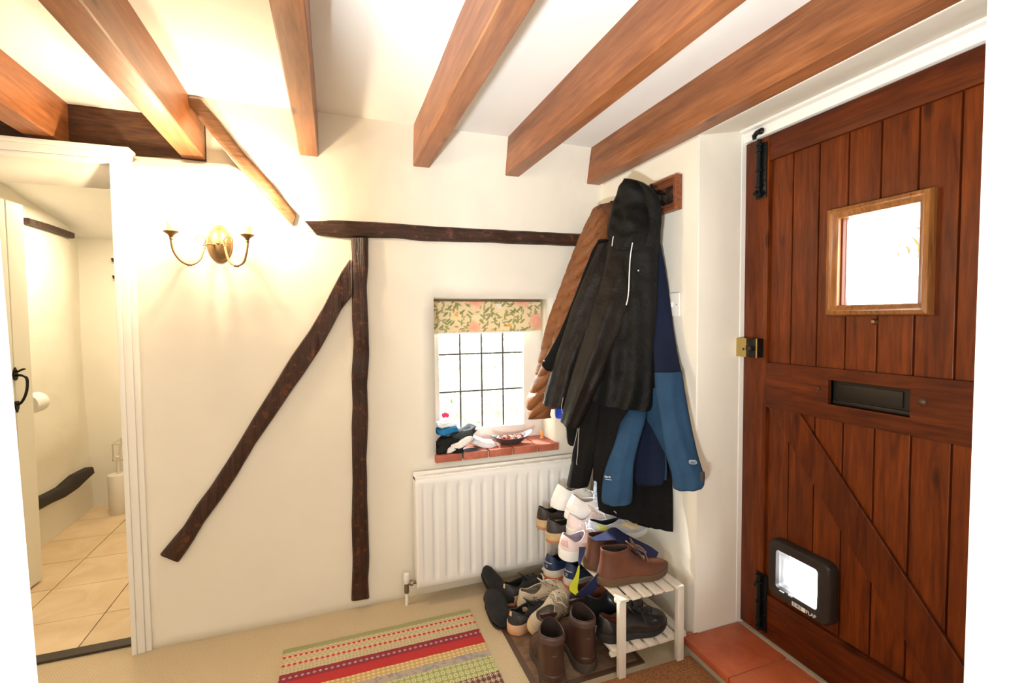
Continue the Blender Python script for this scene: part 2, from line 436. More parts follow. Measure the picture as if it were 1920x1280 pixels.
# small-room door, standing open
d2 = bpy.data.objects.new('door_2', None); COL.objects.link(d2); d2['kind'] = 'structure'; d2.location = (-1.47, 2.47, 0)
ang = math.atan2(3.065 - 2.47, -1.413 + 1.47)
d2.rotation_euler = (0, 0, ang)
LD = 0.60
mb = MB()
for k in range(5):
    MB().box(LD * k / 5 + 0.001, LD * (k + 1) / 5 - 0.003, -0.012, 0.016, 0.012, 1.872, 0.004).build('plank', CREAMDOOR, d2)
MB().box(0, LD, 0.004, 0.03, 0.014, 1.87).build('backing_board', CREAMDOOR, d2)
hx = 0.48
mb = MB()
mb.prism([(hx + dx, -0.012, 1.035 + dz) for dx, dz in ((-.012, 0), (-.016, .02), (-.010, .04), (0, .055), (.010, .04), (.016, .02), (.012, 0), (0, -.008))], (0, -0.006, 0))
mb.prism([(hx + dx, -0.012, 0.90 + dz) for dx, dz in ((-.010, .03), (-.016, .015), (-.010, -.005), (0, -.025), (.010, -.005), (.016, .015), (.010, .03))], (0, -0.006, 0))
mb.tube(catmull([(hx, -0.014, 1.05), (hx, -0.035, 1.052), (hx, -0.055, 1.042), (hx, -0.06, 1.02), (hx, -0.056, 0.98), (hx, -0.045, 0.945), (hx, -0.03, 0.92), (hx, -0.014, 0.912)], 22), 0.006)
mb.tube([(hx, -0.015, 1.068), (hx, -0.03, 1.072), (hx, -0.045, 1.08), (hx, -0.055, 1.081)], [0.005, 0.005, 0.005, 0.003])
h = mb.build('door_handle', BLACKM, d2, smooth=True)

# ------------------------------------------------------------------ ceiling beams
def beam(x0, x1, y0, y1, label, z0=1.967, material=None, name='ceiling_beam'):
    m = MB(); n = 26; rings = []
    for k in range(n + 1):
        y = lerp(y0, y1, k / n)
        w1 = 0.0022 * noise.noise(Vector((x0 * 9, y * 4, 1))); w2 = 0.0022 * noise.noise(Vector((x1 * 9, y * 4, 5)))
        c = 0.004
        rings.append([(x0 + w1, y, ZC + 0.01), (x0 + w1, y, z0 + c), (x0 + c + w1, y, z0 + w2), (x1 - c + w2, y, z0 + w2), (x1 + w2, y, z0 + c), (x1 + w2, y, ZC + 0.01)])
    m.rings(rings); return tag(m.build(name, material or BEAM, smooth=True, angle=30), label, 'ceiling beam', 'stained ceiling beams')
beam(-1.02, -0.928, -1.45, 2.365, 'orange stained ceiling beam in the far left corner above the small room doorway')
beam(-0.563, -0.478, -1.45, 2.37, 'golden lit ceiling beam running to the wall just above the brass wall light')
beam(-0.110, -0.038, -1.45, 2.20, 'third ceiling beam from the left, pale tan, ending above the left end of the dark wall rail')
beam(0.346, 0.420, -1.45, 2.20, 'ceiling beam ending above the small window')
beam(0.774, 0.844, -1.45, 2.20, 'second ceiling beam from the front door, ending left of the coats')
beam(1.206, 1.281, -1.45, 2.20, 'ceiling beam nearest the front door, running over the coat hooks')
# old cross beam over the small doorway
m = MB(); rings = []
for k in range(31):
    x = lerp(-1.9, -0.478, k / 30); wv = 0.006 * noise.noise(Vector((x * 5, 0, 0))); wz = 0.006 * noise.noise(Vector((x * 6, 3, 0)))
    rings.append([(x, 2.355 + wv, ZC + 0.005), (x, 2.352 + wv, 1.975 + wz), (x, 2.358 + wv, 1.964 + wz), (x, 2.41, 1.958 + wz), (x, 2.42, ZC + 0.005)])
m.rings(rings)
tag(m.build('cross_beam', OLDBEAM, smooth=True, angle=30), 'old dark rough beam lying across over the small room doorway', 'ceiling beam')

# ------------------------------------------------------------------ exposed wall timbers
def timber(name, A, B, label, material, hit, depth=0.022, n=46, wob=0.004, seed=0, cat='wall timber'):
    """A, B: the two long edges as pixel polylines on the wall, turned into points of the wall"""
    PA = [hit(*p) for p in A]; PB = [hit(*p) for p in B]
    LA, LB = linsamp(PA, n), linsamp(PB, n); rings = []
    for k in range(n):
        a, b = LA[k], LB[k]; d = (b - a).normalized()
        w1 = 0.4 * wob * noise.noise(Vector((k * 0.2, seed, 0))); w2 = 0.4 * wob * noise.noise(Vector((k * 0.23, seed + 7, 0)))
        a = a + d * w1; b = b + d * w2; up = Vector((0, -1, 0)); e = depth * (0.9 + 0.25 * noise.noise(Vector((k * 0.25, seed + 3, 1))))
        ring = [a + up * -0.012, a + up * e * 0.65, a + d * 0.007 + up * e]
        for q in (0.35, 0.65):
            ring.append(a.lerp(b, q) + up * (e + 0.003 * noise.noise(Vector((k * 0.9, q * 9, seed)))))
        ring += [b - d * 0.007 + up * e, b + up * e * 0.65, b + up * -0.012]
        rings.append(ring)
    m = MB(); m.rings(rings)
    return tag(m.build(name, material, smooth=True, angle=55), label, cat)
onN = lambda x, y: PY(x, y, D)
onS = lambda x, y: PPL(x, y, SL0, SLN)
timber('wall_timber', [(571, 415), (617, 414), (700, 417), (780, 423), (860, 428), (960, 433), (1062, 438), (1125, 441)],
       [(594, 441), (640, 446), (700, 446), (740, 447), (790, 452), (860, 454), (920, 455), (980, 458), (1062, 461), (1125, 463)],
       'dark level timber rail crossing the wall above the window', TIMB_H, onN, 0.028, 60, 0.004, 1)
timber('wall_timber', [(658, 447), (660, 480), (660, 560), (660, 600), (663, 640), (659, 700), (661, 760), (659, 800), (661, 900), (659, 980), (661, 1040), (660, 1080), (659, 1122)],
       [(690, 447), (690, 500), (687, 540), (690, 600), (692, 660), (690, 690), (688, 720), (690, 780), (687, 860), (688, 920), (690, 980), (692, 1040), (690, 1080), (692, 1117)],
       'dark upright timber post set in the wall between the wall light and the window', TIMB_V, onN, 0.026, 70, 0.003, 2)
timber('wall_timber', [(656, 487), (640, 510), (622, 545), (605, 578), (580, 620), (548, 665), (520, 712), (480, 775), (440, 842), (400, 905), (370, 945), (345, 985), (322, 1012), (303, 1035)],
       [(659, 556), (640, 580), (622, 615), (600, 655), (570, 700), (545, 735), (515, 780), (480, 830), (448, 885), (415, 935), (385, 975), (365, 1010), (350, 1032), (338, 1049)],
       'long dark diagonal timber brace sloping down left from the upright post', TIMB_V, onN, 0.026, 70, 0.003, 3)
timber('wall_timber', [(346, 187), (400, 255), (450, 315), (500, 372), (549, 424)], [(378, 189), (410, 225), (460, 290), (510, 345), (556, 402)],
       'slanting brown timber strip rising from the level rail to the ceiling beside the wall light', wood('tan_timber', (0.10, 0.045, 0.02), (0.26, 0.12, 0.05), 'x', 0.5, knots=False, scale=1.6, bstr=0.6), onS, 0.02, 30, 0.002, 4)
onW = lambda x, y: PX(x, y, -1.565)
def timber_x(name, A, B, X, label, n=26, material=None):
    LA, LB = linsamp([PX(*p, X) for p in A], n), linsamp([PX(*p, X) for p in B], n); m = MB(); o = Vector((1, 0, 0)); r = []
    for k in range(n):
        a, b = LA[k], LB[k]; d = (b - a) * 0.12
        r.append([a - o * 0.08, a + o * 0.006, a + d + o * 0.014, b - d + o * 0.014, b + o * 0.006, b - o * 0.08])
    m.rings(r); return tag(m.build(name, material or TIMB_V, smooth=True, angle=50), label, 'wall timber')
timber_x('wall_timber', [(60, 935), (75, 931), (90, 925), (115, 912), (140, 890), (170, 875)], [(60, 962), (75, 954), (95, 943), (120, 932), (145, 915), (173, 888)], -1.585, 'short black timber low on the wall inside the small room', material=mat('black_old_timber', (0.018, 0.011, 0.008), 0.7, bump=(40, .5)))
timber_x('wall_timber', [(50, 408), (90, 420), (135, 436)], [(50, 420), (90, 432), (135, 447)], -1.568, 'thin brown timber high on the wall inside the small room')

# ------------------------------------------------------------------ front door (set in the east wall)
d1 = bpy.data.objects.new('door_1', None); COL.objects.link(d1); d1['kind'] = 'structure'
DY0, DY1, DZ0, DZt = 0.64, 1.486, 0.068, 1.966      # leaf
GH = (0.878, 1.105, 1.331, 1.618); CH = (1.14, 1.335, 0.27, 0.43); LH = (0.891, 1.134, 1.006, 1.086)
T0, T1 = XD, XD + 0.045
MB().box(T0, T1, 1.378, DY1, DZ0, DZt, 0.003).build('latch_stile', DOORW, d1, smooth=True)
MB().box(T0, T1, DY0, 0.70, DZ0, DZt, 0.003).build('hinge_stile', DOORW, d1, smooth=True)
MB().box(T0, T1, 0.70, 1.378, 1.873, DZt, 0.003).build('top_rail', DOORH, d1, smooth=True)
MB().box(T0, T1, 0.70, 1.378, DZ0, 0.238, 0.003).build('bottom_rail', DOORH, d1, smooth=True)
m = MB(); m.box(T0 + 0.026, T0 + 0.034, LH[0] - .002, LH[1] + .002, LH[2], LH[3]); m.box(T0 + 0.016, T0 + 0.026, LH[0] + 0.005, LH[1] - 0.005, LH[2] + 0.002, LH[2] + 0.014, 0.003); m.box(T0 + 0.02, T0 + 0.026, LH[0] + 0.03, LH[1] - 0.02, LH[2] + 0.02, LH[3] - 0.012, 0.002)
m.build('letter_flap', mat('dark_letter_metal', (0.03, 0.024, 0.018), 0.45, 0.7), d1, smooth=True)
bounds = [1.38, 1.288, 1.189, 1.0905, 0.993, 0.8935, 0.796, 0.698]
def plank_cells(y0, y1, z0, z1, x0, x1, name, material):
    a, b, cs = sub_rects(y0, y1, z0, z1, [GH, CH, (LH[0], LH[1], LH[2], LH[3])])
    m = MB(); used = {}
    for (i, j) in cs: m.box(x0, x1, a[i], a[i + 1], b[j], b[j + 1])
    bm = bmesh.new(); me = bpy.data.meshes.new('t'); me.from_pydata(m.v, [], m.f); bm.from_mesh(me)
    bmesh.ops.remove_doubles(bm, verts=bm.verts, dist=1e-5)
    dup = {}
    for f in list(bm.faces):
        dup.setdefault(tuple(sorted(v.index for v in f.verts)), []).append(f)
    bmesh.ops.delete(bm, geom=[f for fs in dup.values() if len(fs) > 1 for f in fs], context='FACES')
    mm = MB(); mm.bm(bm)
    return mm.build(name, material, d1, bevel=0.002)
plank_cells(0.70, 1.378, 0.955, 1.125, T0, T0 + 0.029, 'middle_rail', DOORH)
for k in range(7):
    plank_cells(bounds[k + 1] + 0.0025, bounds[k] - 0.0025, 0.2, 1.9, T0 + 0.014, T0 + 0.03, 'plank', DOORW)
plank_cells(DY0 + 0.01, DY1 - 0.01, DZ0 + 0.01, DZt - 0.01, T0 + 0.03, T0 + 0.044, 'backing_board', DOORW)  # sheet added to keep light from leaking between the planks
br1 = [(1441, 766), (1521.6, 908), (1624, 1083), (1686, 1184), (1760, 1305)]
br2 = [(1495, 770), (1572, 877.5), (1694, 1061), (1797, 1236), (1850, 1330)]
m = MB(); A = [PX(*p, XD) for p in br1]; B = [PX(*p, XD) for p in br2]
a0, a1, b0, b1 = A[0], A[3], B[0], B[3]
def clipz(p, q, z): return p.lerp(q, (z - p.z) / (q.z - p.z))
ta, tb, ba, bb = clipz(a0, a1, 0.956), clipz(b0, b1, 0.956), clipz(a0, a1, 0.239), clipz(b0, b1, 0.239)
ta.y = min(ta.y, 1.377)
m.prism([Vector((T0 + 0.001, p.y, p.z)) for p in (ta, tb, bb, ba)], (0.013, 0, 0))
m.build('diagonal_brace', wood('red_brown_brace', (0.040, 0.0058, 0.0010), (0.150, 0.029, 0.003), 'z', 0.42, spec=0.22, scale=0.9, bstr=0.2, coat=0.0), d1, bevel=0.003)
# glazed opening with moulded bead
def frame_mold(y0, y1, z0, z1, w, prof):
    """mitred moulding ring; prof = list of (t 0..1 across width, x)"""
    m = MB(); cs = [(y0, z0), (y1, z0), (y1, z1), (y0, z1)]; r = []
    for (y, z) in cs:
        sy = 1 if y == y0 else -1; sz = 1 if z == z0 else -1
        r.append([(x, y + sy * w * t, z + sz * w * t) for t, x in prof])
    r.append(r[0])
    return m.rings(r, caps=False, closed=False)
fm = frame_mold(0.846, 1.143, 1.297, 1.642, 0.033, [(0, XD + 0.02), (0, XD - 0.004), (0.12, XD - 0.012), (0.45, XD - 0.016), (0.6, XD - 0.008), (0.85, XD - 0.005), (1, XD), (1, XD + 0.044)])
fo = fm.build('glazing_bead', OAKV, d1, smooth=True, angle=40)
def glassy(name, col, trans=0.5, rough=0.1):
    m = bpy.data.materials.new(name); t = NT(m); t.n.remove(t.p)
    a = t.new('ShaderNodeBsdfTransparent'); a.inputs[0].default_value = (*col, 1)
    b = t.new('ShaderNodeBsdfTranslucent'); b.inputs[0].default_value = (*col, 1)
    g = t.new('ShaderNodeBsdfGlossy'); g.inputs['Roughness'].default_value = rough
    mx = t.new('ShaderNodeMixShader'); mx.inputs[0].default_value = trans
    t.link(a.outputs[0], mx.inputs[1]); t.link(b.outputs[0], mx.inputs[2])
    m2 = t.new('ShaderNodeMixShader'); m2.inputs[0].default_value = 0.05; t.link(mx.outputs[0], m2.inputs[1]); t.link(g.outputs[0], m2.inputs[2])
    t.link(m2.outputs[0], t.out.inputs[0]); return m
GLASS = glassy('clear_glass', (0.97, 0.99, 0.98), 0.0, 0.05)
BULLS = glassy('bullseye_glass', (0.97, 0.97, 0.92), 0.35, 0.25)
m = MB(); cy, cz = 0.955, 1.475; n = 48; rings = []
for r, h in [(0.001, 0.006), (0.010, 0.005), (0.016, 0.001), (0.026, 0.0), (0.034, 0.0035), (0.042, 0.0), (0.052, 0.0), (0.06, 0.003), (0.068, 0.0), (0.078, 0.0), (0.086, 0.002), (0.094, 0.0), (0.2, 0.0)]:
    ring = []
    for k in range(n):
        a = 2 * PI * k / n; y, z = cy + r * math.cos(a), cz + r * math.sin(a)
        if r > 0.15:
            s_ = 0.001
            dy, dz = math.cos(a), math.sin(a)
            ty = ((GH[1] if dy > 0 else GH[0]) - cy) / dy if abs(dy) > 1e-6 else 9
            tz = ((GH[3] if dz > 0 else GH[2]) - cz) / dz if abs(dz) > 1e-6 else 9
            tt = min(ty, tz); y, z = cy + dy * tt, cz + dz * tt
        else:
            y = max(GH[0], min(GH[1], y))
        ring.append((XD + 0.034 - h, y, z))
    rings.append(ring)
m.rings(rings, caps=False)
gp = m.build('glass_pane', BULLS, d1, smooth=True, angle=180)
RIDGE_SHADE = glassy('shaded_glass_ridge', (0.30, 0.24, 0.15), 0.1, 0.2)  # ridges tinted dark; the shade of the glass relief is put into colour
for r, a0, a1, w_ in ((0.007, 120, 235, .0022), (0.034, 135, 190, .0034), (0.060, 128, 200, .0038), (0.088, 120, 168, .0032), (0.094, 195, 240, .0018)):
    pts = [(XD + 0.029, cy + r * math.cos(math.radians(lerp(a0, a1, k / 20))), cz + r * math.sin(math.radians(lerp(a0, a1, k / 20)))) for k in range(21)]
    MB().tube(pts, [w_ * (0.15 + math.sin(PI * k / 20)) for k in range(21)], 6).build('glass_ridge_shade', RIDGE_SHADE, gp, smooth=True)
# small fittings on the door
m = MB(); 
for px, py, r in ((1638, 603, .009), (1627, 700, .008)):
    p = PX(px, py, XD + 0.006); m.lathe([(r * 1.1, 0.01), (r, 0.0), (r * 0.6, -0.005), (0.001, -0.006)], p, 'x', 12)
m.build('knocker_bolt', ABRASS, d1, smooth=True)
m = MB()
for px, py, r in ((1535, 728, .007), (1728, 753, .012)):
    p = PX(px, py, XD - 0.002); m.lathe([(r, 0.004), (r, 0.0), (r * 0.7, -0.004), (0.001, -0.006)], p, 'x', 12)
m.build('screw_head', mat('brown_screw', (0.09, 0.04, 0.02), 0.5, 0.5), d1, smooth=True)
# tower bolts top and bottom
def tower_bolt(py0, py1, up):
    m = MB(); X = XD - 0.02
    p0, p1 = PX(1421, py0, X), PX(1418, py1, X); y = p0.y; z1, z0 = p0.z, p1.z
    m.box(XD - 0.005, XD, y - 0.026, y + 0.022, z0, z1, 0.002)
    m.tube([(XD - 0.014, y, z0 + 0.005), (XD - 0.014, y, z1 + (0.012 if up else -0.004))], 0.0085, 12)
    for t in (0.06, 0.22, 0.5, 0.86, 0.96):
        z = lerp(z0, z1, t); m.lathe([(0.011, -0.005), (0.0135, -0.003), (0.0135, 0.003), (0.011, 0.005)], (XD - 0.013, y, z), 'z', 14)
    zk = lerp(z0, z1, 0.12 if up else 0.88)
    m.tube([(XD - 0.014, y, zk), (XD - 0.032, y - 0.004, zk - 0.004), (XD - 0.040, y - 0.008, zk - 0.012)], [0.005, 0.006, 0.007], 8)
    for t in (0.3, 0.6):
        m.sphere((XD - 0.006, y - 0.020, lerp(z0, z1, t)), 0.004, 8)
    return m.build('bolt', BLACKM, d1, smooth=True, angle=40)
tower_bolt(268, 372, True); tower_bolt(1075, 1180, False)
# nightlatch
m = MB(); p0, p1 = PX(1381, 634, XD - 0.05), PX(1404, 671, XD - 0.05)
X = XD - 0.035
a, b = PX(1379, 633, X), PX(1418, 671, X)
yl, yr, zt, zb = a.y, b.y, a.z, b.z
ym = lerp(yl, yr, 0.52)
lock = MB().box(X, XD - 0.001, ym, yl, zb, zt, 0.003).build('lock_keep', BRASS, d1, smooth=True)
MB().box(X + 0.004, XD, yr, ym - 0.001, zb + 0.001, zt - 0.001, 0.002).build('lock_case', mat('dark_lock_case', (0.025, 0.02, 0.015), 0.35, 0.8), d1, smooth=True)
m = MB(); m.lathe([(0.009, 0.004), (0.010, -0.004), (0.008, -0.012), (0.001, -0.013)], (X + 0.001, ym - 0.022, (zb + zt) / 2 - 0.003), 'x', 16); m.box(X - 0.014, X - 0.006, ym - 0.034, ym - 0.01, (zb + zt) / 2 - 0.010, (zb + zt) / 2 + 0.006, 0.002)
m.lathe([(0.005, 0.0), (0.005, -0.001), (0.001, -0.0012)], (X, ym + 0.012, (zb + zt) / 2 - 0.006), 'x', 12)
m.build('lock_knob', mat('dark_knob', (0.05, 0.04, 0.035), 0.35, 0.8), d1, smooth=True)
m = MB(); m.box(X, X + 0.003, yr - 0.002, yr + 0.003, zb, zt); m.build('lock_edge', BRASS, d1)
# cat flap
def rrect(y0, y1, z0, z1, r, n=6):
    pts = []
    for cy_, cz_, a0 in ((y1 - r, z1 - r, 0), (y0 + r, z1 - r, 90), (y0 + r, z0 + r, 180), (y1 - r, z0 + r, 270)):
        for k in range(n + 1):
            a = math.radians(a0 + 90 * k / n); pts.append((cy_ + r * math.cos(a), cz_ + r * math.sin(a)))
    return pts
cf = (1.112, 1.358, 0.247, 0.463)
def ringstack(levels):
    return [[(x, y, z) for y, z in rrect(*rc, r)] for (x, rc, r) in levels]
def ins(rc, d, db=None): return (rc[0] + d, rc[1] - d, rc[2] + (d if db is None else db), rc[3] - d)
PLAST = mat('dark_brown_plastic', (0.022, 0.016, 0.013), 0.42, bump=(200, 0.05))
inner = (1.160, 1.330, 0.285, 0.432)
a, b, c, dd = PX(1455, 1030, XD - 0.02), PX(1533, 1068, XD - 0.02), PX(1528, 1145, XD - 0.02), PX(1454, 1097, XD - 0.02)
inner = (min(b.y, c.y) , max(a.y, dd.y), (c.z + dd.z) / 2, (a.z + b.z) / 2)
o0 = PX(1438, 1008, XD - 0.03); o1 = PX(1553, 1180, XD - 0.03); o2 = PX(1560, 1062, XD - 0.03)
cf = (o1.y, o0.y, o1.z - 0.004, (o0.z + o2.z) / 2)
m = MB(); m.rings(ringstack([(T0 + 0.014, cf, 0.03), (T0 - 0.018, cf, 0.03), (T0 - 0.026, ins(cf, 0.006), 0.026), (T0 - 0.026, ins(inner, -0.012), 0.018), (T0 - 0.020, inner, 0.012), (T0 + 0.05, inner, 0.012)]), caps=False)
flap = m.build('cat_flap', PLAST, d1, smooth=True, angle=40)
m = MB(); q = ins(inner, 0.004)
m.rings(ringstack([(T0 - 0.002, ins(q, 0.012), 0.006), (T0 - 0.006, ins(q, 0.008), 0.006), (T0 - 0.008, q, 0.008), (T0 + 0.0, q, 0.008)]), caps=False)
m.add([(T0 - 0.002, y, z) for y, z in rrect(*ins(q, 0.012), 0.006)], [tuple(range(28))])
m.tube([(T0 - 0.012, q[0] + 0.003, q[3] - 0.001), (T0 - 0.012, q[1] - 0.003, q[3] - 0.001)], 0.006, 10)
m.build('flap_panel', glassy('clear_flap_plastic', (0.93, 0.94, 0.97), 0.12, 0.3), flap, smooth=True, angle=40)
m = MB(); zl = cf[2] + 0.032; yy = (q[0] + q[1]) / 2
m.box(T0 - 0.030, T0 - 0.024, yy + 0.006, yy + 0.022, zl + 0.004, zl + 0.010, 0.002)
m.box(T0 - 0.029, T0 - 0.025, yy + 0.040, yy + 0.058, zl + 0.002, zl + 0.004)
m.build('lock_slider', mat('pale_plastic', (0.6, 0.6, 0.6), 0.4), flap)
def text(body, size, loc, xdir, ydir, material, name, parent, ext=0.0004, align='LEFT'):
    c = bpy.data.curves.new(name, 'FONT'); c.body = body; c.size = size; c.extrude = ext; c.align_x = align; c.align_y = 'CENTER'
    o = bpy.data.objects.new('tmp', c); COL.objects.link(o)
    dg = bpy.context.evaluated_depsgraph_get(); dg.update()
    me = bpy.data.meshes.new_from_object(o.evaluated_get(dg)); COL.objects.unlink(o); bpy.data.objects.remove(o)
    xd, yd = Vector(xdir).normalized(), Vector(ydir).normalized(); zd = xd.cross(yd).normalized(); yd = zd.cross(xd)
    M = Matrix(((xd.x, yd.x, zd.x, loc[0]), (xd.y, yd.y, zd.y, loc[1]), (xd.z, yd.z, zd.z, loc[2]), (0, 0, 0, 1)))
    me.transform(M); me.materials.clear(); me.materials.append(material)
    r = bpy.data.objects.new(name, me); COL.objects.link(r); r.parent = parent; return r
LETW = mat('white_print', (0.8, 0.8, 0.78), 0.5)
LETD = mat('dark_print', (0.03, 0.03, 0.03), 0.5)
zt_ = cf[2] + 0.016; ys = cf[1] - 0.106
MB().box(T0 - 0.0272, T0 - 0.0255, ys - 0.052, ys, zt_ - 0.007, zt_ + 0.007).build('logo_plate', LETW, flap)
text('SURE', 0.0155, (T0 - 0.0276, ys - 0.003, zt_), (0, -1, 0), (0, 0, 1), LETD, 'logo_letters', flap)
text('FLAP', 0.0175, (T0 - 0.0270, ys - 0.054, zt_), (0, -1, 0), (0, 0, 1), LETW, 'logo_letters', flap)
# door frame (white lining) with bolt keep
m = MB()
m.box(XD - 0.02, XD + 0.09, 1.486, 1.50, 0.06, 2.03, 0.002)
m.box(XD - 0.012, XD + 0.09, DY0 - 0.04, 1.488, 1.969, 2.04, 0.004)
m.box(XD - 0.035, XD - 0.008, DY0 - 0.04, 1.488, 2.004, 2.03, 0.006)
m.box(XD - 0.02, XD + 0.09, DY0 - 0.05, DY0 - 0.002, 0.06, 2.03, 0.002)
m.box(XD + 0.046, XD + 0.06, DY0, 1.487, 0.06, 0.09); 
struct(m.build('trim_4', WHITE, smooth=True))
struct(MB().box(XD - 0.018, XD + 0.09, 1.4865, 1.499, 0.06, 0.10).build('trim_5', DOORW))
m = MB(); p = PX(1420, 252, XD - 0.02)
m.tube([(XD - 0.014, p.y + 0.018, p.z - 0.012), (XD - 0.018, p.y + 0.016, p.z), (XD - 0.022, p.y, p.z + 0.006), (XD - 0.02, p.y - 0.016, p.z + 0.006)], [0.007, 0.009, 0.009, 0.011], 10)
m.sphere((XD - 0.02, p.y - 0.018, p.z + 0.006), 0.012, 10, (0.6, 1, 1))
tag(m.build('bolt_keep', BLACKM, smooth=True), 'black iron bolt keep screwed to the white frame above the front door', 'bolt keep')

# ------------------------------------------------------------------ door step of quarry tiles
st = thing('door_step', 'low step of orange red quarry tiles below the front door', 'step', (1.25, 1.1, 0))
QT = tile_mat('quarry_tile', (0.42, 0.085, 0.03), (0.60, 0.16, 0.065), 0.42, 9, 0.25)
def lb(o, base):  # keep world positions while parented to an empty
    o.location = -Vector(base); return o
y = 1.486
for k, w_ in enumerate((0.230, 0.232, 0.228, 0.168)):
    y0_, y1_ = y - w_ + 0.003, y
    lb(MB().box(1.246, 1.255 + 0.265, y0_, y1_, 0.032, 0.060, 0.006).build('quarry_tile', QT, st, smooth=True), st.location); y -= w_
lb(MB().box(1.246, 1.32, 1.4875, 1.50, 0.032, 0.060, 0.003).build('quarry_tile', QT, st, smooth=True), st.location)
lb(MB().box(1.254, 1.60, 0.63, 1.486, 0.0, 0.055).build('mortar_bed', mat('pale_mortar', (0.45, 0.36, 0.25), 0.9, bump=(60, 0.3)), st), st.location)

# ------------------------------------------------------------------ window
w1 = bpy.data.objects.new('window_1', None); COL.objects.link(w1); w1['kind'] = 'structure'
gx = [0.499, 0.612, 0.728, 0.846, 0.957]; gz = [0.73, 0.924, 1.118, 1.312, 1.372]
YG = 2.44
m = MB()
m.box(0.44, gx[0], YG - 0.02, YG + 0.03, 0.655, 1.41, 0.003); m.box(gx[-1], 1.07, YG - 0.02, YG + 0.03, 0.655, 1.41, 0.003)
m.box(gx[0], gx[-1], YG - 0.02, YG + 0.03, 0.655, gz[0], 0.003); m.box(gx[0], gx[-1], YG - 0.02, YG + 0.03, gz[-1], 1.41, 0.003)
m.build('window_frame', WHITE, w1, smooth=True)
LEAD = mat('lead_strip', (0.10, 0.085, 0.08), 0.5, 0.6)
for x in gx[1:-1]: MB().box(x - 0.004, x + 0.004, YG - 0.004, YG + 0.004, gz[0], gz[-1]).build('glazing_bar', LEAD, w1)
for z in gz[1:-1]: MB().box(gx[0], gx[-1], YG - 0.0045, YG + 0.0045, z - 0.004, z + 0.004).build('glazing_bar', LEAD, w1)
for i in range(4):
    for j in range(4):
        MB().box(gx[i] + .002, gx[i + 1] - .002, YG - 0.001, YG + 0.001, gz[j] + .002, gz[j + 1] - .002).build('pane', GLASS, w1)
sill = MB().box(0.44, 1.072, 2.236, 2.46, 0.622, 0.652).build('window_sill', mat('sill_mortar', (0.62, 0.52, 0.42), 0.9, bump=(50, .4)), w1)
BRK = tile_mat('sill_brick', (0.34, 0.075, 0.04), (0.52, 0.16, 0.09), 0.55, 20, 0.4)
bx = [0.436, 0.570, 0.700, 0.826, 0.958, 1.078]
for k in range(5):
    MB().box(bx[k], bx[k + 1] - 0.008, 2.222, 2.36, 0.626, 0.662, 0.004).build('brick', BRK, sill, smooth=True)
    MB().box(bx[k] + 0.0, bx[k + 1] - 0.008, 2.368, 2.46, 0.63, 0.661, 0.004).build('brick', BRK, sill, smooth=True)
# things outside: hedge and paving
def leafy(name, cx, cy, cz, rx, ry, rz, n, size, material, label):
    m = MB(); rnd = random.Random(5)
    for k in range(n):
        a = rnd.uniform(0, 2 * PI); b = math.asin(rnd.uniform(-1, 1)); rr = rnd.uniform(0.8, 1.0)
        p = Vector((cx + rx * rr * math.cos(a) * math.cos(b), cy + ry * rr * math.sin(a) * math.cos(b), cz + rz * rr * math.sin(b)))
        R_ = Euler((rnd.uniform(0, 6), rnd.uniform(0, 6), rnd.uniform(0, 6))).to_matrix(); s_ = size * rnd.uniform(0.6, 1.3)
        m.add([p + R_ @ Vector(v) * s_ for v in ((-0.5, 0, 0), (0, 0.28, 0.08), (0.6, 0, 0), (0, -0.28, 0.08))], [(0, 1, 2, 3)])
    return tag(m.build(name, material), label, 'hedge', kind='stuff')
leafy('hedge', 1.9, 6.2, 1.0, 3.4, 0.9, 1.12, 9000, 0.10, mat('hedge_leaf', (0.30, 0.40, 0.22), 0.5), 'sunlit green hedge outside the small window')
struct(MB().box(-3, 9, 2.5, 30, -0.3, -0.1).build('ground_outside', mat('pale_gravel', (0.6, 0.58, 0.54), 0.9, bump=(40, .4))))
struct(MB().box(1.7, 12, -8, 2.48, -0.3, -0.05).build('ground_outside_front', mat('pale_gravel', (0.6, 0.58, 0.54), 0.9)))
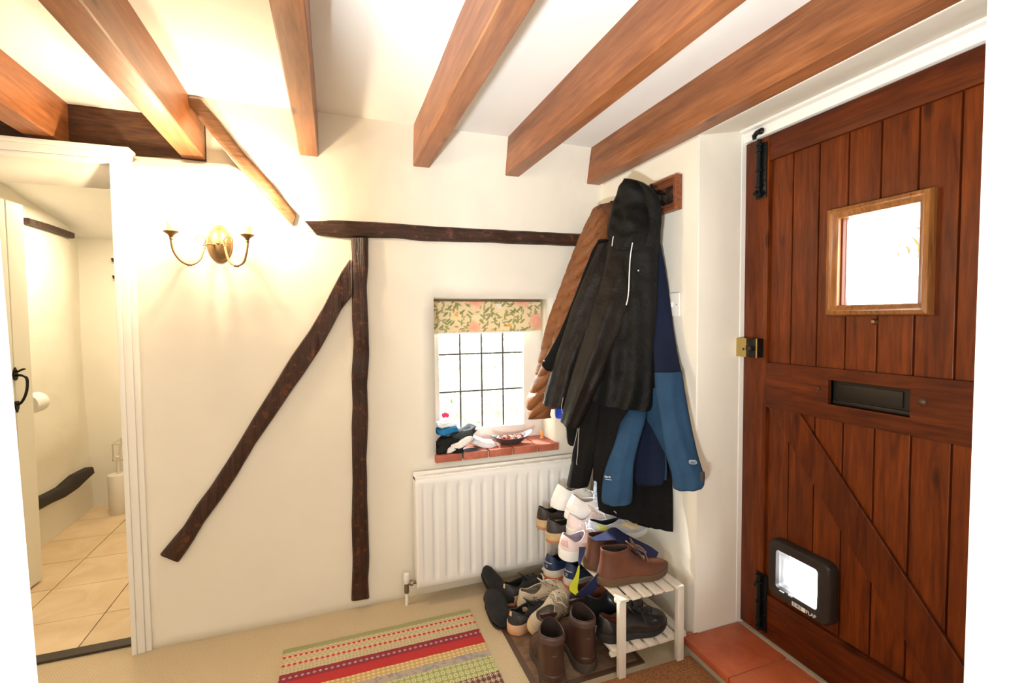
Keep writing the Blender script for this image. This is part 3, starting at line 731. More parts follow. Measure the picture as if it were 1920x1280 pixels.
# roman blind
def blind_mat():
    m = bpy.data.materials.new('floral_blind_cloth'); t = NT(m); co = t.coord()
    base = (0.80, 0.66, 0.42)
    c = base
    def blobs(scale, seed, lo, hi, inner, outer, c, rnd=1.0, thr=(0.0, 1.0)):
        mp = t.new('ShaderNodeMapping'); mp.inputs['Location'].default_value = (seed, seed * 1.3, seed * 0.7); t.link(co, mp.inputs[0])
        ds = t.new('ShaderNodeVectorMath', operation='ADD'); nn = t.new('ShaderNodeTexNoise'); nn.inputs['Scale'].default_value = scale * 3
        t.link(mp.outputs[0], nn.inputs['Vector']); sc = t.new('ShaderNodeVectorMath', operation='SCALE'); sc.inputs['Scale'].default_value = 0.6 / scale
        t.link(nn.outputs['Color'], sc.inputs[0]); t.link(mp.outputs[0], ds.inputs[0]); t.link(sc.outputs[0], ds.inputs[1])
        v = t.new('ShaderNodeTexVoronoi'); v.inputs['Scale'].default_value = scale; t.link(ds.outputs[0], v.inputs['Vector'])
        mask = t.ramp(v.outputs['Distance'], [(lo, (1, 1, 1)), (hi, (0, 0, 0))])
        sep = t.new('ShaderNodeSeparateColor'); t.link(v.outputs['Color'], sep.inputs[0])
        sel = t.math('MULTIPLY', t.math('GREATER_THAN', sep.outputs[0], thr[0]), t.math('LESS_THAN', sep.outputs[0], thr[1]))
        col = t.ramp(v.outputs['Distance'], [(0.0, inner), (hi, outer)])
        return t.mix(t.math('MULTIPLY', mask, sel), c, col)
    # leaves: stretched voronoi in two directions
    for rot, seed, colr in ((0.7, 2.0, (0.14, 0.19, 0.05)), (-0.6, 5.0, (0.20, 0.25, 0.07)), (1.45, 8.0, (0.26, 0.28, 0.10)), (0.15, 11.0, (0.30, 0.26, 0.12))):
        mr = t.new('ShaderNodeMapping'); mr.inputs['Rotation'].default_value = (0, rot, 0); t.link(co, mr.inputs[0])
        mp = t.new('ShaderNodeMapping'); mp.inputs['Scale'].default_value = (17, 10, 56); mp.inputs['Location'].default_value = (seed, 0, seed)
        t.link(mr.outputs[0], mp.inputs[0]); v = t.new('ShaderNodeTexVoronoi'); v.inputs['Scale'].default_value = 1.0; t.link(mp.outputs[0], v.inputs['Vector'])
        mask = t.ramp(v.outputs['Distance'], [(0.25, (1, 1, 1)), (0.34, (0, 0, 0))])
        sep = t.new('ShaderNodeSeparateColor'); t.link(v.outputs['Color'], sep.inputs[0])
        c = t.mix(t.math('MULTIPLY', t.math('MULTIPLY', mask, t.math('GREATER_THAN', sep.outputs[1], 0.25)), 0.8), c, colr)
    c = blobs(9, 3.3, 0.42, 0.52, (0.75, 0.26, 0.16), (0.88, 0.56, 0.40), c, thr=(0.0, 0.42))
    c = blobs(15, 9.1, 0.30, 0.36, (0.55, 0.62, 0.70), (0.88, 0.86, 0.80), c, thr=(0.8, 1.0))
    c = blobs(22, 4.4, 0.22, 0.28, (0.80, 0.38, 0.05), (0.80, 0.45, 0.15), c, thr=(0.9, 1.0))
    t.link(c, t.p.inputs['Base Color']); t.p.inputs['Roughness'].default_value = 0.9
    tr = t.new('ShaderNodeBsdfTranslucent'); t.link(c, tr.inputs[0]); mx = t.new('ShaderNodeMixShader'); mx.inputs[0].default_value = 0.22
    t.link(t.p.outputs[0], mx.inputs[1]); t.link(tr.outputs[0], mx.inputs[2]); t.link(mx.outputs[0], t.out.inputs[0]); return m
rb = thing('roman_blind', 'cream floral roman blind with pink flowers and green leaves, drawn up in the window', 'blind', (0.74, 2.37, 1.3))
bl = MB(); rows = []
zt, zb = 1.388, 1.232
for (z, dy) in ((zt, 0.0), (1.375, -.004), (1.34, -.006), (1.32, -.002), (1.28, -0.006), (1.26, -0.008), (zb + .004, -0.006), (zb, 0.0), (zb + .004, 0.004), (1.26, 0.004), (1.37, 0.006), (zt, 0.004)):
    rows.append([(lerp(0.452, 1.036, u / 20), 2.37 + dy + 0.0015 * math.sin(u * 1.7), z + (0.004 * u / 20 if z < 1.3 else 0)) for u in range(21)])
bl.rings(rows, caps=False, closed=False)
lb(bl.build('blind_cloth', blind_mat(), rb, smooth=True, angle=60), rb.location)
lb(MB().box(0.452, 1.036, 2.368, 2.39, zt - 0.002, zt + 0.01).build('head_rail', mat('dark_head_rail', (0.12, 0.08, 0.05), 0.6), rb), rb.location)
lb(MB().tube([(0.45, 2.372, zb - 0.004), (1.036, 2.372, zb)], 0.005, 10).build('bottom_bar', WHITE, rb, smooth=True), rb.location)

# ------------------------------------------------------------------ radiator
RD = thing('radiator', 'white ribbed panel radiator under the window', 'radiator', (0.77, 2.15, 0.08))
RX0, RX1, RZ0, RZ1 = 0.328, 1.215, 0.084, 0.592
RW = mat('radiator_enamel', (0.82, 0.80, 0.76), 0.3)
m = MB(); nx, nz = 180, 30; g = []
for j in range(nz + 1):
    z = lerp(RZ0, RZ1, j / nz); row = []
    vz = smooth((z - RZ0 - 0.03) / 0.02) * smooth((RZ1 - 0.045 - z) / 0.02)
    for i in range(nx + 1):
        x = lerp(RX0, RX1, i / nx); ph = ((x - RX0 - 0.028) / 0.0575) % 1.0
        s_ = abs(ph - 0.5) * 2
        gr = smooth((s_ - 0.55) / 0.3) if RX0 + 0.03 < x < RX1 - 0.03 else 0
        edge = smooth((x - RX0) / 0.006) * smooth((RX1 - x) / 0.006) * smooth((z - RZ0) / 0.006) * smooth((RZ1 - z) / 0.006)
        row.append((x, 2.158 - 0.010 * edge + 0.008 * gr * vz, z))
    g.append(row)
m.rings(g, caps=False, closed=False)
lb(m.build('front_panel', RW, RD, smooth=True, angle=180), RD.location)
lb(MB().box(RX0 + .004, RX1 - .004, 2.205, 2.222, RZ0, RZ1 - 0.004, 0.005).build('back_panel', RW, RD, smooth=True), RD.location)
m = MB(); m.box(RX0, RX1, 2.158, 2.222, RZ1 - 0.016, RZ1 - 0.012); m.box(RX0, RX1, 2.152, 2.160, RZ1 - 0.014, RZ1 + 0.002, 0.002); m.box(RX0, RX1, 2.214, 2.222, RZ1 - 0.014, RZ1 + 0.006, 0.002)
for k in range(40):
    x = lerp(RX0 + 0.02, RX1 - 0.02, k / 39); m.box(x, x + 0.008, 2.166, 2.208, RZ1 - 0.013, RZ1 - 0.010)
m.box(RX0, RX0 + 0.003, 2.16, 2.222, RZ0 + 0.02, RZ1 - 0.012); m.box(RX1 - 0.003, RX1, 2.16, 2.222, RZ0 + 0.02, RZ1 - 0.012)
lb(m.build('top_grille', RW, RD, smooth=True), RD.location)
m = MB()
for x in (RX0 + 0.12, RX1 - 0.12): lb(MB().box(x, x + 0.03, 2.22, 2.2465, RZ0 + 0.06, RZ1 - 0.08).build('wall_bracket', RW, RD), RD.location)
vx = PY(762, 1080, 2.19).x
m = MB(); m.tube([(vx, 2.19, 0.0), (vx, 2.19, 0.075)], 0.0075, 10)
lb(m.build('pipe', RW, RD, smooth=True), RD.location)
m = MB(); m.lathe([(0.009, 0.055), (0.011, 0.06), (0.011, 0.085), (0.009, 0.095)], (vx, 2.19, 0), 'z', 12); m.tube([(vx, 2.19, 0.098), (RX0 + 0.01, 2.19, 0.098)], [0.009, 0.007], 10); m.lathe([(0.013, -0.006), (0.013, 0.006)], (vx + 0.022, 2.19, 0.098), 'x', 6)
lb(m.build('valve_body', mat('dull_valve_metal', (0.25, 0.20, 0.13), 0.4, 0.9), RD, smooth=True), RD.location)
m = MB(); m.lathe([(0.010, 0.10), (0.013, 0.104), (0.014, 0.13), (0.012, 0.145), (0.001, 0.147)], (vx, 2.19, 0), 'z', 14)
lb(m.build('valve_cap', RW, RD, smooth=True), RD.location)

# ------------------------------------------------------------------ wall light
WL = thing('wall_light', 'antique brass wall light with two candle arms beside the small room doorway', 'wall light', (-0.42, 2.25, 1.608))
cx0, cz0 = -0.4175, 1.608
m = MB(); m.lathe([(1.0, 0.0), (1.0, -0.006), (0.93, -0.010), (0.85, -0.010), (0.78, -0.016), (0.6, -0.026), (0.3, -0.032), (0.05, -0.034)], (cx0, 2.25, cz0), 'y', 32, sx=0.047, sy=0.076)
plate = lb(m.build('back_plate', ABRASS, WL, smooth=True, angle=50), WL.location)
lb(MB().sphere((cx0, 2.212, cz0 - 0.002), 0.006, 10).build('centre_screw', ABRASS, WL, smooth=True), WL.location)
for sgn in (-1, 1):
    xc = cx0 - 0.010 + sgn * 0.1255
    xm = cx0 - 0.006 + sgn * 0.034
    m = MB()
    pts = [(cx0 + sgn * 0.012, 2.222, 1.60), (xm - sgn * 0.006, 2.200, 1.600), (xm, 2.188, 1.592), (xm + sgn * 0.004, 2.18, 1.570), (xm + sgn * 0.016, 2.168, 1.532), (xm + sgn * 0.042, 2.150, 1.512), (xm + sgn * 0.070, 2.138, 1.525), (xc - sgn * 0.006, 2.131, 1.558), (xc, 2.13, 1.595), (xc, 2.13, 1.618)]
    m.tube(catmull(pts, 40), 0.0042, 10)
    for dx in (-0.006, 0, 0.006): m.sphere((xm + sgn * 0.044 + dx, 2.149, 1.5115), 0.0062, 8, (0.5, 1, 1))
    m.sphere((xm, 2.188, 1.592), 0.007, 8, (1.4, 1, 0.6)); m.sphere((xm + sgn * 0.002, 2.184, 1.580), 0.006, 8, (1.2, 1, 0.5))
    arm = lb(m.build('arm', ABRASS, WL, smooth=True), WL.location)
    m = MB(); sp = []
    for k in range(40):
        t = k / 39; a = t * 2.3 * PI; r = 0.019 * (1 - t * 0.85)
        sp.append((xm + sgn * 0.016 - sgn * 0.0 + sgn * -r * math.cos(a) * 1.0, 2.184, 1.612 + r * math.sin(a)))
    m.tube([(xm + sgn * 0.0, 2.187, 1.597)] + sp, [0.0022] + [0.0022 - 0.0012 * k / 39 for k in range(40)], 6)
    m.build('scroll', ABRASS, arm, smooth=True)
    m = MB(); m.lathe([(0.0045, 1.600), (0.0065, 1.604), (0.0055, 1.609), (0.010, 1.618), (0.024, 1.628), (0.0255, 1.631), (0.024, 1.6315), (0.010, 1.626), (0.001, 1.626)], (xc, 2.13, 0), 'z', 24)
    m.build('drip_cup', ABRASS, arm, smooth=True)
    (MB().lathe([(0.0125, 1.627), (0.0125, 1.664), (0.010, 1.667), (0.001, 1.667)], (xc, 2.13, 0), 'z', 20).build('candle_tube', mat('candle_sleeve', (0.55, 0.36, 0.16), 0.5), arm, smooth=True))
    mm = bpy.data.materials.get('lit_bulb')
    if not mm:
        mm = bpy.data.materials.new('lit_bulb'); t = NT(mm); t.p.inputs['Emission Color'].default_value = (1.0, 0.80, 0.50, 1); t.p.inputs['Emission Strength'].default_value = 45.0; t.p.inputs['Base Color'].default_value = (1, 1, 1, 1)
    (MB().lathe([(0.008, 1.667), (0.014, 1.685), (0.0165, 1.70), (0.013, 1.722), (0.006, 1.742), (0.001, 1.752)], (xc, 2.13, 0), 'z', 16).build('bulb', mm, arm, smooth=True))
    l = bpy.data.lights.new('bulb_light', 'POINT'); l.energy = 9.5; l.color = (1.0, 0.80, 0.52); l.shadow_soft_size = 0.02
    lo = bpy.data.objects.new('bulb_light', l); COL.objects.link(lo); lo.location = (xc, 2.105, 1.735)

# =================================================================== RUG, MATS
def rug_mat():
    m = bpy.data.materials.new('woven_stripe_rug'); t = NT(m)
    tc = t.new('ShaderNodeTexCoord'); sp = t.new('ShaderNodeSeparateXYZ'); t.link(tc.outputs['Object'], sp.inputs[0]); X, Y = sp.outputs[0], sp.outputs[1]
    nz = t.noise(tc.outputs['Object'], 55, 2)
    Yd = t.math('ADD', Y, t.math('MULTIPLY', t.math('SUBTRACT', nz, 0.5), 0.004))
    def band(y0, y1): return t.math('MULTIPLY', t.math('GREATER_THAN', Yd, y0), t.math('LESS_THAN', Yd, y1))
    def fr(x, p, off=0.0): return t.math('SUBTRACT', t.math('FRACT', t.math('ADD', t.math('DIVIDE', x, p), off)), 0.5)
    def dist(px, yc, off=0.0, py=None, ell=1.0):
        a = t.math('MULTIPLY', fr(X, px, off), ell)
        b = fr(t.math('SUBTRACT', Y, yc), py, 0.5) if py else t.math('DIVIDE', t.math('SUBTRACT', Y, yc), px)
        return a, b
    def circ(a, b): return t.math('SQRT', t.math('ADD', t.math('MULTIPLY', a, a), t.math('MULTIPLY', b, b)))
    def diam(a, b): return t.math('ADD', t.math('ABSOLUTE', a), t.math('ABSOLUTE', b))
    def lt(v, k): return t.math('LESS_THAN', v, k)
    def ringm(v, a, b): return t.math('MULTIPLY', t.math('GREATER_THAN', v, a), t.math('LESS_THAN', v, b))
    c = (0.58, 0.47, 0.30)
    def over(c, mask, col): return t.mix(mask, c, col)
    c = over(t.mix(0.0, c, c), band(2.018, 2.1), (0.33, 0.32, 0.15))
    # two rows of red flowers on a cream and green diamond ground
    g = band(1.928, 2.018); a, b = dist(0.0195, 1.973, 0.5, None); a2, b2 = dist(0.0195, 1.973, 0, 0.030)
    c = over(c, g, (0.60, 0.50, 0.32))
    c = over(c, t.math('MULTIPLY', g, ringm(diam(a2, b2), 0.38, 0.5)), (0.27, 0.29, 0.12))
    for yc, of in ((1.994, 0), (1.946, 0)):
        a, b = dist(0.0195, yc, of); d = circ(a, b)
        c = over(c, t.math('MULTIPLY', g, ringm(d, 0.28, 0.46)), (0.78, 0.34, 0.23)); c = over(c, lt(d, 0.30), (0.46, 0.02, 0.018))
    g = band(1.895, 1.928); a, b = dist(0.013, 1.912, 0.2, 0.014); d = circ(a, b)
    c = over(c, t.math('MULTIPLY', g, lt(d, 0.30)), (0.36, 0.33, 0.17)); c = over(c, t.math('MULTIPLY', g, lt(d, 0.12)), (0.55, 0.42, 0.30))
    c = over(c, band(1.838, 1.898), (0.26, 0.010, 0.035)); c = over(c, band(1.807, 1.855), (0.46, 0.014, 0.022))
    a, b = dist(0.0205, 1.875, 0.1); d = diam(a, b); g = band(1.85, 1.892)
    c = over(c, t.math('MULTIPLY', g, lt(d, 0.33)), (0.42, 0.40, 0.42)); c = over(c, t.math('MULTIPLY', g, lt(d, 0.12)), (0.25, 0.02, 0.04))
    g = band(1.765, 1.807); c = over(c, g, (0.52, 0.36, 0.15)); a, b = dist(0.0175, 1.785, 0.3, 0.018); c = over(c, t.math('MULTIPLY', g, lt(circ(a, b), 0.3)), (0.74, 0.55, 0.24))
    g = band(1.728, 1.765); c = over(c, g, (0.42, 0.34, 0.26)); c = over(c, t.math('MULTIPLY', g, t.math('GREATER_THAN', t.noise(tc.outputs['Object'], 60, 2), 0.55)), (0.27, 0.25, 0.28))
    g = band(1.638, 1.728); c = over(c, g, (0.30, 0.34, 0.13)); a, b = dist(0.021, 1.70, 0.0, 0.028)
    c = over(c, t.math('MULTIPLY', g, ringm(circ(a, b), 0.24, 0.40)), (0.66, 0.60, 0.30)); c = over(c, t.math('MULTIPLY', g, lt(circ(a, b), 0.12)), (0.62, 0.55, 0.3))
    g = band(1.53, 1.638); c = over(c, g, (0.10, 0.045, 0.035)); a, b = dist(0.020, 1.60, 0.2, 0.028)
    c = over(c, t.math('MULTIPLY', g, ringm(diam(a, b), 0.34, 0.46)), (0.70, 0.52, 0.36)); c = over(c, t.math('MULTIPLY', g, lt(diam(a, b), 0.2)), (0.72, 0.5, 0.38))
    c = over(c, band(1.45, 1.53), (0.52, 0.018, 0.025)); c = over(c, band(1.38, 1.45), (0.34, 0.42, 0.13)); c = over(c, band(1.30, 1.38), (0.52, 0.36, 0.15))
    fine = t.noise(tc.outputs['Object'], 420, 2)
    c = t.mix(t.math('MULTIPLY', fine, 0.12), c, (0.62, 0.52, 0.40))
    t.link(c, t.p.inputs['Base Color']); t.p.inputs['Roughness'].default_value = 0.95; t.p.inputs['Specular IOR Level'].default_value = 0.1
    wv = t.new('ShaderNodeTexWave'); wv.inputs['Scale'].default_value = 90; wv.bands_direction = 'Y'; t.link(tc.outputs['Object'], wv.inputs[0])
    t.link(t.bump(t.math('ADD', wv.outputs['Fac'], fine), 0.5, 0.002), t.p.inputs['Normal']); return m
m = MB(); g = []
for j in range(41):
    y = lerp(1.00, 2.045, j / 40); g.append([(lerp(-0.214, 0.541, i / 40) + 0.002 * noise.noise(Vector((i * .0, y * 8, 2))), y + 0.004 * noise.noise(Vector((i * 0.2, j * 0, 3))), 0.0075 + 0.0012 * noise.noise(Vector((i * .3, j * .3, 0)))) for i in range(41)])
m.rings(g, caps=False, closed=False)
bt = [[(p[0], p[1], 0.001) for p in r] for r in g]
m.rings(bt, caps=False, closed=False)
m.rings([g[-1], bt[-1]], caps=False, closed=False); m.rings([[r[0] for r in g], [r[0] for r in bt]], caps=False, closed=False); m.rings([[r[-1] for r in g], [r[-1] for r in bt]], caps=False, closed=False)
tag(m.build('striped_rug', rug_mat(), smooth=True), 'woven rug in red, green and ochre patterned stripes on the carpet', 'rug')
sm = thing('shoe_mat', 'flat brown fabric backed mat lying under the floor shoes', 'mat', (0.845, 1.8, 0))
lb(MB().box(0.628, 1.070, 1.485, 2.112, 0.001, 0.007, 0.002).build('mat_border', mat('brown_mat_border', (0.075, 0.035, 0.018), 0.6, bump=(90, .3)), sm), sm.location)
lb(MB().box(0.648, 1.050, 1.505, 2.092, 0.006, 0.0085, 0.001).build('mat_pile', mat('brown_mat_pile', (0.17, 0.095, 0.052), 0.95, bump=(300, .5), vary=(30, .35)), sm), sm.location)
tag(MB().box(0.55, 1.242, 0.95, 1.447, 0.001, 0.014, 0.003).build('coir_mat', mat('coir_pile', (0.30, 0.12, 0.040), 0.98, bump=(350, .9), vary=(160, .5))), 'brown coir doormat at the foot of the tiled step', 'doormat')

# =================================================================== SHOE RACK
RK = thing('shoe_rack', 'white slatted wooden two tier shoe rack standing against the wall under the coats', 'shoe rack', (1.06, 1.76, 0))
RWD = wood('white_painted_pine', (0.66, 0.58, 0.48), (0.80, 0.74, 0.64), 'y', 0.55, knots=False, scale=0.8, bstr=0.1)
RWZ = wood('white_painted_pine_upright', (0.66, 0.58, 0.48), (0.80, 0.74, 0.64), 'z', 0.55, knots=False, scale=0.8, bstr=0.1)
rx0, rx1, ry0, ry1 = 0.925, 1.205, 1.435, 2.08
def rp(m, name, mt, bev=0.002): return lb(m.build(name, mt, RK, smooth=True), RK.location)
for x in (rx0, rx1 - 0.028):
    for y in (ry0, ry1 - 0.02):
        rp(MB().box(x, x + 0.028, y, y + 0.020, 0.0, 0.292, 0.002), 'leg', RWZ)
for z in (0.105, 0.30):
    for y in (ry0 + 0.022, ry1 - 0.040):
        rp(MB().box(rx0 + (0.0 if z > 0.2 else -0.02), rx1 + (0.0 if z > 0.2 else 0.03), y, y + 0.016, z - 0.022, z - 0.008, 0.002), 'cross_rail', RWD)
    xa, xb = (rx0 - 0.004, rx1 + 0.004) if z > 0.2 else (rx0 - 0.022, rx1 + 0.034)
    ns = 6 if z > 0.2 else 7; pw = (xb - xa) / ns
    for k in range(ns):
        xc = xa + pw * (k + 0.5)
        zz = z - 0.008; ya, yb = (ry0 - 0.004, ry1 + 0.004)
        if z < 0.2 and 0 < k < ns - 1: ya, yb = ry0 + 0.004, ry1 - 0.004
        if z < 0.2 and k in (0, ns - 1): ya = ry0 + 0.022
        if z < 0.2 and k in (1, ns - 2): ya, yb = ry0 + 0.022, ry1 - 0.022
        rp(MB().box(xc - pw * 0.36, xc + pw * 0.36, ya, yb, zz, zz + 0.010, 0.002), 'slat', RWD)

# =================================================================== SHOES
def leather(name, col, rough=0.45, b=0.25, v=0.25, coat=0.0, sc=45): return mat(name, col, rough, bump=(sc, b), vary=(9, v), coat=coat)
def shoe(name, label, heel, toe, zb, W, H, rim, mats, sole=(0.030, 0.020), toe_h=0.05, tall=False, roll=0.0, ztoe=None, laces=0, tongue=True, patches=(), group=None, spring=0.010, cat='shoe', bow=True, loops=1.0, dots=0, squash=1.0):
    """heel/toe: (x,y) of the ends of the sole; rim=(x0,x1,halfwidth) fractions; H=(heel, side, front) rim heights"""
    hv, tv = Vector((heel[0], heel[1], zb)), Vector((toe[0], toe[1], zb if ztoe is None else ztoe))
    dv = tv - hv; L = dv.length; yaw = math.atan2(dv.y, dv.x); pitch = -math.asin(dv.z / L)
    R_ = (Matrix.Rotation(yaw, 4, 'Z') @ Matrix.Rotation(pitch, 4, 'Y') @ Matrix.Rotation(roll, 4, 'X'))
    root = thing(name, label, cat, hv, R_.to_euler(), group)
    N = 52; asym = 0.08 * W
    def endf(t, a): return math.sqrt(max(0, 1 - (1 - min(t / a, 1)) ** 2))
    def base(t):
        ks = [(0, .76), (.2, .80), (.42, .76), (.7, 1.0), (.85, .97), (1, .9)]
        for i in range(len(ks) - 1):
            if t <= ks[i + 1][0]: return lerp(ks[i][1], ks[i + 1][1], smooth((t - ks[i][0]) / (ks[i + 1][0] - ks[i][0])))
        return .9
    def O(th, sc=1.0):
        t = 0.5 - 0.5 * math.cos(th); w_ = W / 2 * base(t) * endf(t, .17) * endf(1 - t, .30) * sc
        return Vector((L / 2 + (t * L - L / 2) * (1 + (sc - 1) * 0.4), w_ * (1 if math.sin(th) >= 0 else -1) + asym * smooth((t - .4) / .6) - asym * .4, 0))
    def bot(x): t = x / L; return spring * max(0, (t - .68) / .32) ** 2 + 0.002 * max(0, (0.08 - t) / .08)
    def top(x): t = x / L; return lerp(sole[0], sole[1], smooth((t - .2) / .45)) + spring * 1.1 * max(0, (t - .68) / .32) ** 2
    rc, ra, rb_ = (rim[0] + rim[1]) / 2 * L, (rim[1] - rim[0]) / 2 * L, rim[2] * W
    def R(th, ins_=0.0):
        t = 0.5 - 0.5 * math.cos(th); x = rc - (ra - ins_) * math.cos(th)
        y = (rb_ - ins_) * math.sin(th) * (1.0 + 0.12 * math.cos(th))
        c = math.cos(th); hz = lerp(H[1], H[0], smooth(max(0, c))) if c > 0 else lerp(H[1], H[2], (-c) ** 1.5)
        return Vector((x, y - asym * .3, hz))
    def surf(th, v, off=0.0):
        P0 = O(th); P0.z = top(P0.x); P3 = R(th); c = -math.cos(th); tf = max(0, c)
        th_ = toe_h
        if tall:
            P1 = P0 + Vector((0, 0, (th_ - P0.z) * lerp(0.5, 0.95, tf))); P1.x -= 0.01 * tf
            P2 = Vector((P3.x + 0.01 * tf, P3.y * 0.95, lerp(P3.z * 0.55, P3.z * 0.42, tf)))
        else:
            P1 = P0 + Vector((0, 0, (lerp(P3.z, th_ + 0.012, tf) - P0.z) * lerp(0.45, 1.0, tf))); k = lerp(0.3, 0.55, tf)
            P2 = P3.lerp(P0, k); P2.z = lerp(P3.z, lerp(P3.z * .6, th_ + 0.004, tf), k)
            P2 += (P0 - P3).normalized() * 0.006 * (1 - tf)
        u = 1 - v; p = P0 * u ** 3 + P1 * 3 * u * u * v + P2 * 3 * u * v * v + P3 * v ** 3
        if off:
            e = 0.02; a = surf(th + e, v) - surf(th - e, v); b = surf(th, min(1, v + e)) - surf(th, max(0, v - e)); n = a.cross(b)
            if n.length > 1e-12: p = p + n.normalized() * off
        return p
    ths = [2 * PI * k / N for k in range(N)]
    up_, lin, mid, out, lace = mats['upper'], mats['lining'], mats['sole'], mats.get('out', mats['sole']), mats.get('lace')
    m = MB(); V = 15; rings = []
    for j in range(V + 1):
        v = j / V
        ring = []
        for th in ths:
            p = surf(th, v)
            cr = noise.noise(Vector((p.x * 26, p.y * 26, p.z * 26 + len(label)))) * 0.0022 * math.sin(PI * min(1, v * 1.05))
            c_ = 0.0016 * math.sin(p.x * 260) * smooth(1 - abs(p.x / L - 0.62) / 0.12) * v * (1 - v) * 4 * squash
            ring.append(p + Vector((0, cr, cr * .7 + c_)))
        rings.append(ring)
    rings.append([R(th, 0.0022) + Vector((0, 0, 0.0022)) for th in ths]); rings.append([R(th, 0.0050) + Vector((0, 0, -0.001)) for th in ths])
    m.rings(rings, caps=False); m.build('upper', up_, root, smooth=True, angle=180)
    m = MB(); rings = [[R(th, 0.0048) for th in ths]]
    for q in (0.35, 0.7, 1.0):
        ring = []
        for th in ths:
            a = R(th, 0.006); o = O(th, 0.80); o.x = min(o.x, rc + ra + 0.02); z = top(o.x) + 0.006
            p = a.lerp(Vector((o.x, o.y, z)), q if not tall else q ** 1.5); p.z = lerp(a.z, z, q); ring.append(p)
        rings.append(ring)
    m.rings(rings, caps=False); n0 = len(m.v) - N; m.f.append(tuple(range(n0, n0 + N)))
    m.build('lining', lin, root, smooth=True, angle=180)
    def solemesh(z0f, z1f, sc, nm, mt):
        m = MB(); lv = []
        for q, s_ in ((0, sc * .985), (0.12, sc), (0.9, sc), (1.0, sc * .985)):
            r = []
            for th in ths:
                p = O(th, s_); p.z = lerp(z0f(p.x), z1f(p.x), q); r.append(p)
            lv.append(r)
        m.rings(lv); m.build(nm, mt, root, smooth=True, angle=40)
    if out is mid: solemesh(bot, lambda x: top(x) + 0.002, 1.05, 'sole', mid)
    else:
        solemesh(bot, lambda x: lerp(bot(x), top(x), .34), 1.04, 'outsole', out); solemesh(lambda x: lerp(bot(x), top(x), .34), lambda x: top(x) + 0.003, 1.07, 'midsole', mid)
    for nm, th0, th1, v0, v1, off, mt in patches:
        m = MB(); g = []; nn = 16
        for i in range(nn + 1):
            th = lerp(th0, th1, i / nn); e = min(i, nn - i) / nn; row = []
            for j in range(9):
                v = lerp(v0, v1, j / 8); o_ = off if 0 < i < nn and 0 < j < 8 else -0.0008
                row.append(surf(th, v, 1.0 * o_ * SGN))
            g.append(row)
        m.rings(g, caps=False, closed=False); m.build(nm, mt, root, smooth=True, angle=180)
    if tongue and laces:
        m = MB(); f = R(PI); g = []
        for j in range(8):
            q = j / 7; x = f.x - 0.014 * q - (0.0 if tall else 0.012 * q * q) + 0.012 * (1 - q); z = f.z - 0.018 + (0.048 if not tall else 0.036) * q
            hw = lerp(0.018, 0.026, q) * (1.35 if tall else 1.0) * (1 - 0.5 * max(0, (q - .8) / .2) ** 2)
            g.append([(x + 0.010 * (abs(u) ** 2), f.y + hw * u, z - 0.006 * u * u) for u in (-1, -.6, -.2, .2, .6, 1)])
        g2 = [[(p[0] + 0.004, p[1], p[2] + 0.002) for p in r] for r in g]
        m.rings(g, caps=False, closed=False); m.rings(g2, caps=False, closed=False); m.rings([g[-1], g2[-1]], caps=False, closed=False)
        m.rings([[r[0] for r in g], [r[0] for r in g2]], caps=False, closed=False); m.rings([[r[-1] for r in g], [r[-1] for r in g2]], caps=False, closed=False)
        m.build('tongue', mats.get('tongue', up_), root, smooth=True, angle=60)
    if laces and lace:
        lr = mats.get('lace_r', 0.0022)
        for k in range(laces):
            v = lerp(0.58, 0.97, k / max(1, laces - 1)); d = lerp(0.34, 0.42, k / max(1, laces - 1)) if not tall else 0.5
            a, b = surf(PI - d, v, 0.003 * SGN), surf(PI + d, v, 0.003 * SGN); c_ = surf(PI, min(1, v + 0.015), 0.006 * SGN)
            if k > 0:
                vb = lerp(0.58, 0.97, (k - 1) / max(1, laces - 1)); b2 = surf(PI + d, vb, 0.003 * SGN)
                MB().tube(catmull([a, (c_ + surf(PI, vb, 0.005 * SGN)) / 2, b2], 9), lr, 6).build('lace', lace, root, smooth=True)
            MB().tube(catmull([a, c_, b], 9), lr, 6).build('lace', lace, root, smooth=True)
        if bow:
            c_ = surf(PI, 0.97, 0.009 * SGN); q = loops
            for sg in (1, -1):
                MB().tube(catmull([c_, c_ + Vector((0.01 * q, 0.02 * sg * q, 0.012 * q)), c_ + Vector((0.02 * q, 0.042 * sg * q, 0.004 * q)), c_ + Vector((0.026 * q, 0.036 * sg * q, -0.006 * q)), c_ + Vector((0.012, 0.012 * sg, -0.002)), c_], 18), lr, 6).build('lace', lace, root, smooth=True)
                MB().tube(catmull([c_, c_ + Vector((0.018, 0.018 * sg, 0.004)), c_ + Vector((0.03 * q, 0.035 * sg, -0.016)), c_ + Vector((0.035 * q, 0.048 * sg, -0.036 * q))], 14), lr, 6).build('lace', lace, root, smooth=True)
    if dots:
        rnd = random.Random(3)
        m = MB()
        for k in range(dots):
            for sg in (1, -1):
                th = PI / 2 * sg + sg * lerp(-0.55, 1.15, ((k * 0.618) % 1)); v = 0.25 + 0.55 * rnd.random()
                p = surf(th, v, 0.0006 * SGN); a = (surf(th + .02, v) - surf(th - .02, v)).normalized(); b = (surf(th, v + .02) - surf(th, v - .02)).normalized()
                m.add([p + a * 0.004 * math.cos(u) * 1.0 + b * 0.004 * math.sin(u) for u in [2 * PI * w_ / 8 for w_ in range(8)]], [tuple(range(8))])
        o = m.build('vent_hole', mat('vent_shadow', (0.03, 0.025, 0.02), 0.9), root); o['kind'] = 'stuff'
    return root
SGN = -1.0
